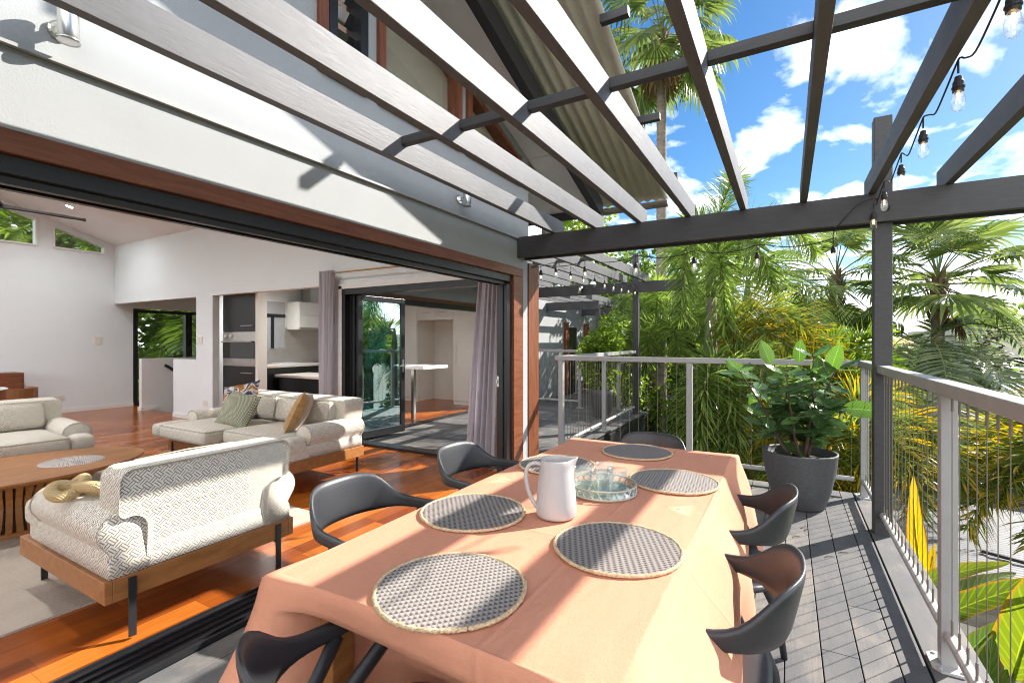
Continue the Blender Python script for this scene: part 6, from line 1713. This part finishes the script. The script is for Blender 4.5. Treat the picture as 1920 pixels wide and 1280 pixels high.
def make_bushes():
    gz = ground_z
    B = bush
    B('low green shrub below the far railing left of the big pot', -0.65, 7.0, gz(-0.65, 7) - 0.1, 1.9, 0.9, 'bright_shrub', 51, 3200, 0.085, 12)
    B('leafy shrub between the palm trunks below the far railing', -1.75, 8.2, gz(-1.75, 8.2) - 0.1, 0.95, 0.8, 'bright_shrub', 52, 2600, 0.085, 10)
    B('green shrub behind the courtyard post at deck level', -2.15, 11.2, gz(-2.15, 11.2) - 0.1, 1.9, 1.0, 'lime_leaf', 53, 2600, 0.12, 10)
    B('dark shrub filling the shade under the golden plumes', -0.15, 8.6, gz(-0.2, 8.6) - 0.1, 2.9, 1.0, 'dark_leaf', 54, 3000, 0.13, 12)
    B('dark shrub behind the lime palm', 0.75, 9.9, gz(0.9, 9.8) - 0.1, 4.2, 0.8, 'dark_leaf', 55, 3600, 0.15, 14)
    B('brownish flowering shrub beside the fan palm on the skyline', 3.15, 13.3, gz(3.4, 12.6) - 0.1, 5.4, 0.75, 'brown_shrub', 56, 4200, 0.11, 14, lowf=0.5)
    B('dark leafy shrub right of the post under the silvery fronds', 2.55, 13.7, gz(3.3, 13.6) - 0.1, 4.6, 1.15, 'dark_leaf', 57, 4000, 0.16, 14)
    B('green shrub against the cream building', 4.6, 14.4, gz(4.4, 13.4) - 0.1, 2.8, 1.2, 'shrub_leaf', 58, 2600, 0.14, 10)
    B('pale green bush beside the house past the courtyard', -3.2, 11.9, gz(-3.2, 11.9) - 0.1, 2.6, 1.0, 'bright_shrub', 59, 2600, 0.11, 10)
    T = dict(name='tree', cat='tree', group='dense trees closing the garden', trunk=0.12)
    B('broad dark tree behind the foxtail palms on the left', -3.4, 16.0, gz(-3.4, 16) - 0.2, 6.0, 2.4, 'dark_leaf', 61, 7000, 0.24, 18, **T)
    B('bright topped tree seen under the roof gutter', -6.6, 15.6, gz(-6.6, 16) - 0.2, 7.4, 2.2, 'bright_shrub', 62, 6000, 0.22, 16, **T)
    B('rounded green tree behind the arching fronds', -1.0, 17.2, gz(-1, 17.2) - 0.2, 4.3, 2.2, 'shrub_leaf', 63, 6000, 0.24, 16, **T)
    B('dark green tree behind the half hidden fan palm', 1.3, 17.6, gz(1.3, 17.6) - 0.2, 4.8, 2.3, 'dark_leaf', 64, 6000, 0.25, 16, **T)
    B('green tree low behind the wind swept fan palm', 3.6, 17.4, gz(3.6, 17.4) - 0.2, 4.6, 2.0, 'shrub_leaf', 65, 6000, 0.24, 16, **T)
    B('dark tree beyond the lower deck at the house corner', -4.6, 19.5, gz(-4.6, 19.5) - 0.2, 5.4, 2.8, 'dark_leaf', 66, 6000, 0.28, 16, **T)
    B('small distant tree on the skyline above the cream building', 8.1, 30, gz(8.1, 30) - 0.2, 6.6, 2.6, 'shrub_leaf', 67, 5000, 0.3, 14, **T)
    G = dict(group='greenery behind the back windows')
    B('bright shrub low outside the louvred stair window', -15.2, 6.9, -2.6, 3.0, 1.5, 'bright_shrub', 71, 3600, 0.17, 12, **G)
    B('dark shrub outside the louvred stair window', -16.6, 8.4, -2.6, 5.0, 1.8, 'shrub_leaf', 72, 3600, 0.2, 12, **G)
    B('tall dark hedge tree behind the palms at the back of the house', -18.5, 5.2, -2.6, 8.4, 3.2, 'shrub_leaf', 73, 6500, 0.3, 16, name='tree', cat='tree', trunk=0.12, **G)
    B('second tall hedge tree at the back of the house', -18.2, 10.2, -2.6, 7.4, 3.0, 'shrub_leaf', 74, 6000, 0.3, 16, name='tree', cat='tree', trunk=0.12, **G)
    # ground cover and ferns
    rng = random.Random(9); lv = MB()
    for _ in range(9000):
        x = rng.uniform(-7, 6); y = rng.uniform(5.4, 17)
        if x < -2.6 and y < 15.6: continue
        if x > 1.3 and y < 13: continue
        p = Vector((x, y, ground_z(x, y))); a = rng.uniform(0, 2 * PI); e = rng.uniform(0.4, 1.3)
        d = Vector((math.cos(a) * math.cos(e), math.sin(a) * math.cos(e), math.sin(e)))
        leaflet(lv, p, d, Vector((-math.sin(a), math.cos(a), 0)).cross(d), rng.uniform(0.2, 0.6), rng.uniform(0.02, 0.06), 0.5)
    tag(lv.build('ground_cover', 'shrub_leaf'), kind='stuff')
    rng = random.Random(10)
    for k, (x, y, lab) in enumerate(((-1.95, 9.5, 'lacy fern clump between the ringed trunk and the railing post'), (-1.55, 10.4, 'bright fern clump behind the far railing'), (-2.6, 9.6, 'strappy fern clump at the foot of the courtyard post'))):
        t = thing('fern', lab, 'fern', (x, y, ground_z(x, y)), 'ferns under the palms'); lv = MB(); st = MB()
        for q in range(13):
            a = q * 2.4; frond(lv, st, (x, y, ground_z(x, y) + 0.45), (math.cos(a) * 0.7, math.sin(a) * 0.7, 0.75), 1.1, 1.8, rng, 0.2, 0.03, 30, 'flat', 0.2, 0.1)
        lv.build('fronds', 'lime_leaf', t); st.build('stem', 'stem_green', t)


make_bushes()


def broadleaf(b, base, tip, nrm, w, curl=0.15, fold=0.12, nu=8, lance=False):
    """entire leaf with midrib fold, from base to tip, facing nrm"""
    B = Vector(base); T = Vector(tip); L = (T - B).length; d = (T - B).normalized(); n = Vector(nrm); n = (n - d * n.dot(d)).normalized(); s = d.cross(n)
    vs = []; fs = []; uv = []
    for i in range(nu + 1):
        t = i / nu; ww = w * 0.5 * (math.sin(PI * t ** 0.85) ** 0.75 if 0 < t < 1 else 0.02)
        if lance: ww = w * 0.5 * max(0.03, min(1, t / 0.22) ** 0.8 * (1 - t ** 2.2) ** 0.75)
        c = B + d * L * t + n * (curl * L * 4 * t * (1 - t) * 0.5)
        for j in (-1, -0.5, 0, 0.5, 1):
            wav = 0.03 * w * math.sin(t * 17 + j * 2)
            vs.append(tuple(c + s * (j * ww) + n * (fold * ww * (abs(j) ** 1.3) + wav * abs(j))))
    for i in range(nu):
        for j in range(4):
            a = i * 5 + j; fs.append((a, a + 1, a + 6, a + 5)); uv.append([(i / nu, j / 4), (i / nu, (j + 1) / 4), ((i + 1) / nu, (j + 1) / 4), ((i + 1) / nu, j / 4)])
    b.add(vs, fs, uv)


def make_pot_plant():
    px, py = 0.085, 4.545
    t = thing('potted_plant', 'large leafy plant with paddle leaves in a big round grey pot at the deck corner', 'potted plant', (px, py, 0.0))
    MB().lathe([(0.0, 0.001), (0.165, 0.001), (0.178, 0.012), (0.222, 0.15), (0.252, 0.30), (0.266, 0.43), (0.268, 0.442), (0.254, 0.445), (0.248, 0.43), (0.236, 0.37), (0.0, 0.365)], (px, py, 0), 56).build('pot', 'pot_grey', t, smooth=True)
    MB().lathe([(0.0, 0.392), (0.12, 0.389), (0.239, 0.380), (0.239, 0.368), (0.0, 0.368)], (px, py, 0), 24).build('soil', 'soil', t)
    rng = random.Random(77); st = MB(); lv = MB()
    tips = []
    for k in range(9):
        a = k * 2.39996 + 0.4; el = rng.uniform(0.9, 1.35); p = Vector((px + 0.05 * math.cos(a), py + 0.05 * math.sin(a), 0.37)); pts = [p.copy()]
        d = Vector((math.cos(a) * math.cos(el), math.sin(a) * math.cos(el), math.sin(el))); L = rng.uniform(0.45, 0.85)
        for q in range(6):
            d = (d + Vector((rng.uniform(-.16, .16), rng.uniform(-.16, .16), 0.08 + rng.uniform(-.1, .1)))).normalized(); p = p + d * L / 6; pts.append(p.copy())
        st.tube(pts, [0.013, 0.012, 0.010, 0.009, 0.007, 0.006, 0.004], 7)
        for q in (2, 3, 4, 5, 6):
            tips.append((pts[q], d.copy(), q / 6))
            if q in (3, 5):    # side twig
                a2 = rng.uniform(0, 2 * PI); dd = (Vector((math.cos(a2), math.sin(a2), 0.35))).normalized(); e = pts[q] + dd * rng.uniform(0.10, 0.2)
                st.tube([pts[q], pts[q].lerp(e, 0.5) + Vector((0, 0, 0.01)), e], [0.006, 0.005, 0.004], 6); tips.append((e, dd, 0.8))
    for p, d, k in tips:
        m = rng.randint(3, 5)
        for q in range(m):
            a = q * 2 * PI / m + rng.uniform(0, 1.2); up = rng.uniform(-0.35, 0.75) if k < 0.95 else rng.uniform(0.1, 1.2)
            dr = Vector((math.cos(a), math.sin(a), up)).normalized(); L = rng.uniform(0.14, 0.21)
            b0 = p + dr * 0.025; tip = b0 + dr * L + Vector((0, 0, -0.03))
            n = Vector((rng.uniform(-.5, .5), rng.uniform(-.7, .2), 1)).normalized()
            broadleaf(lv, b0, tip, n, L * rng.uniform(0.46, 0.58), -0.10, 0.16)
            st.tube([p, b0], [0.003, 0.0025], 4)
    lv.build('leaves', 'pot_leaf', t, smooth=True); st.build('stem', 'bark_brown', t, smooth=True)
    lv = MB()
    for (dx, dy, z, ax, az, L, fx) in ((-0.36, -0.02, 1.02, -0.8, 0.62, 0.24, 0.2), (-0.20, 0.05, 1.13, -0.35, 0.95, 0.23, 0.3), (0.0, 0.08, 1.15, 0.05, 1.0, 0.20, 0.0), (0.20, -0.05, 1.08, 0.30, 1.0, 0.25, -0.2), (0.11, -0.05, 1.05, 0.1, 0.9, 0.18, -0.1), (0.28, -0.08, 0.82, 0.95, -0.02, 0.27, 0.1), (-0.30, -0.05, 0.72, -0.25, 1.0, 0.19, 0.1), (-0.16, -0.08, 1.0, 0.2, 0.9, 0.14, 0.0), (0.18, -0.1, 0.74, 0.4, 0.9, 0.16, 0.0)):
        b0 = Vector((px + dx, py + dy, z)); tip = b0 + Vector((ax, 0.05, az)).normalized() * L
        broadleaf(lv, b0, tip, (fx, -0.9, 0.35), L * 0.5, -0.06, 0.14)
    lv.build('young_leaves', 'young_leaf', t, smooth=True)
    # tall planters on the courtyard deck
    def planter(x, y, z, r, h, lab, ph, seed, m):
        t = thing('potted_plant', lab, 'potted plant', (x, y, z))
        MB().lathe([(0.0, 0.001), (r * 0.66, 0.001), (r * 0.72, 0.02), (r * 0.95, h * 0.8), (r, h), (r * 0.93, h), (r * 0.88, h * 0.88), (0.0, h * 0.86)], (x, y, z), 32).build('pot', 'pot_grey', t, smooth=True)
        rng = random.Random(seed); lv = MB(); st = MB()
        for k in range(14):
            a = k * 2.4; rr = r * (0.2 + 0.9 * rng.random()); c = (x + rr * math.cos(a), y + rr * math.sin(a), z + h + ph * rng.uniform(0.1, 0.95))
            leafblob(lv, c, (0.22, 0.22, 0.2), 130, 0.10, rng); st.tube([(x, y, z + h * 0.86), (x + rr * 0.5 * math.cos(a), y + rr * 0.5 * math.sin(a), z + h + (c[2] - z - h) * 0.5), c], [0.012, 0.009, 0.004], 5)
        lv.build('leaves', m, t); st.build('stem', 'bark_brown', t)
    planter(-2.82, 8.1, 0.0, 0.21, 0.50, 'leafy climbing plant in a tall dark planter on the courtyard deck', 1.25, 5, 'bright_shrub')
    planter(-3.55, 10.4, -0.235, 0.22, 0.62, 'sparse yellow green plant in a dark planter on the lower deck', 0.55, 6, 'bright_shrub')


paint('bark_brown', (0.09, 0.06, 0.04), 0.8, 0.3, 12)
leafmat('young_leaf', [(0.2, (0.07, 0.145, 0.025)), (0.8, (0.11, 0.20, 0.035))], 0.38, 0.25, veins=True)
make_pot_plant()


def make_banana():
    gz = -3.6
    def plant(label, leaves, stemx, stemy, mat):
        t = thing('broadleaf_plant', label, 'plant', (stemx, stemy, gz), 'broad leaf plants below the deck edge')
        lv = MB(); st = MB()
        for base, tip, n, w in leaves:
            broadleaf(lv, base, tip, n, w, 0.10, 0.20, 18, True)
            st.tube([(stemx, stemy, gz), (stemx + (base[0] - stemx) * 0.4, stemy + (base[1] - stemy) * 0.4, gz + (base[2] - gz) * 0.6), base, Vector(base).lerp(Vector(tip), 0.85)], [0.03, 0.02, 0.010, 0.004], 6)
        lv.build('leaves', mat, t, smooth=True); st.build('stem', 'stem_green', t, smooth=True)
    plant('golden upright paddle leaf standing just outside the balustrade', [((0.95, 4.9, -0.72), (0.875, 4.92, 0.26), (-0.5, -0.85, 0.1), 0.15), ((0.97, 4.95, -0.85), (1.02, 5.0, -0.28), (-0.6, -0.8, 0.1), 0.12)], 1.0, 5.0, 'banana_gold')
    plant('yellow green paddle leaves spreading above the weathered timber edge', [((0.79, 4.3, -0.36), (1.18, 4.05, -0.02), (-0.2, -0.6, 0.75), 0.13), ((0.80, 3.8, -0.34), (1.22, 3.5, 0.14), (-0.2, -0.6, 0.75), 0.16), ((1.06, 3.6, -0.50), (1.16, 3.4, 0.30), (-0.6, -0.75, 0.3), 0.24), ((0.92, 4.4, -0.5), (1.4, 4.7, -0.30), (0.0, -0.5, 0.85), 0.15), ((1.1, 3.9, -0.5), (1.55, 3.8, -0.12), (-0.1, -0.6, 0.8), 0.2)], 1.15, 4.1, 'banana_leaf')
    plant('glossy green paddle leaves low at the bottom right corner', [((0.84, 3.15, -0.70), (0.87, 3.2, -0.10), (-0.5, -0.8, 0.2), 0.17), ((0.90, 3.05, -0.75), (1.0, 3.0, -0.06), (-0.5, -0.8, 0.3), 0.22), ((0.80, 3.6, -0.55), (1.02, 3.62, -0.20), (-0.1, -0.7, 0.7), 0.13), ((0.84, 2.9, -0.75), (0.80, 2.7, -0.18), (-0.6, -0.6, 0.4), 0.15), ((0.92, 3.3, -0.8), (1.3, 3.2, -0.4), (0.0, -0.5, 0.8), 0.2), ((0.86, 3.5, -0.8), (0.98, 3.4, -0.35), (-0.4, -0.8, 0.3), 0.2)], 1.0, 3.2, 'banana_green')


make_banana()


def make_neighbours():
    t = thing('shed', 'low shed with a grey corrugated roof below the right hand balustrade', 'shed', (4.0, 10, -3.9))
    nx, ny = 4, 380; x0, x1, y0, y1 = 1.42, 6.5, 7.7, 11.9
    MB().grid(lambda u, v: (x0 + u * (x1 - x0), y0 + v * (y1 - y0), -1.55 + 0.008 * math.sin(v * (y1 - y0) / 0.09 * 2 * PI) - 0.03 * u * 5), nx, ny).build('roof', 'corrugated_grey', t, smooth=True)
    MB().box(x0 + 0.2, x1 - 0.2, y0 + 0.3, y1 - 0.2, -4.6, -1.80).build('wall', 'neighbour_wall', t)
    MB().box(x0, x1, 11.905, 12.0, -1.75, -1.30).build('fascia', 'bracket_black', t)
    for x, y in ((2.3, 8.9), (3.1, 10.2)): MB().bar((x, y, -1.535), (x + 1.2, y - 0.5, -1.565), 0.04, 0.04).build('batten', 'bracket_black', t)
    o = MB().bar((0.95, 5.55, -0.92), (3.2, 5.15, -0.98), 0.12, 0.26).build('garden_edge', 'grey_timber', loc=(1.5, 5.4, -0.92), bevel=0.01); tag(o, 'weathered dark timber edging beam below the bottom right of the balustrade', 'timber beam')
    t = thing('building', 'cream flat roofed neighbouring building at the right edge behind the palms', 'building', (10, 24, -4))
    b = MB().box(5.35, 18, 20.0, 30, -4.5, 1.55).box(5.15, 18.2, 19.8, 30.2, 1.55, 1.80)
    b.build('wall', 'neighbour_wall', t)
    for x0_, z0_, z1_ in ((5.75, -0.2, 0.85), (8.0, -0.2, 0.85)):
        w = MB().box(x0_, x0_ + 1.2, 19.97, 19.995, z0_, z1_).build('window', 'dark_glass', t)
        MB().box(x0_ - 0.05, x0_ + 1.25, 19.94, 19.968, z0_ - 0.06, z0_).build('sill', 'trim_white', w)
    o = MB().box(-3.75, -2.95, 10.9, 11.0, -0.75, -0.30).build('timber_box', 'grey_timber', loc=(-3.3, 10.95, -0.75)); tag(o, 'small weathered timber planter box behind the courtyard post', 'planter box')


make_neighbours()


def make_twigs():
    rng = random.Random(21)
    for k, (x, y) in enumerate(TWIGS):
        a = rng.uniform(0, PI); pts = []; p = Vector((x, y, 0.004))
        for q in range(6):
            pts.append(p.copy()); a += rng.uniform(-0.9, 0.9); p = p + Vector((math.cos(a), math.sin(a), 0)) * 0.014; p.z = 0.004 + 0.004 * (q % 2)
        o = MB().tube(pts, [0.002, 0.0025, 0.0025, 0.002, 0.0018, 0.001], 5).build('twig', 'bark_brown', loc=(x, y, 0)); tag(o, 'tiny dry curled twig lying on the deck boards in front of the big pot', 'twig', 'dry twigs on the deck')


TWIGS = [(0.08, 3.98), (0.035, 3.77), (0.27, 3.93), (0.20, 3.52), (0.14, 3.68), (0.28, 3.64), (0.13, 4.00)]
make_twigs()
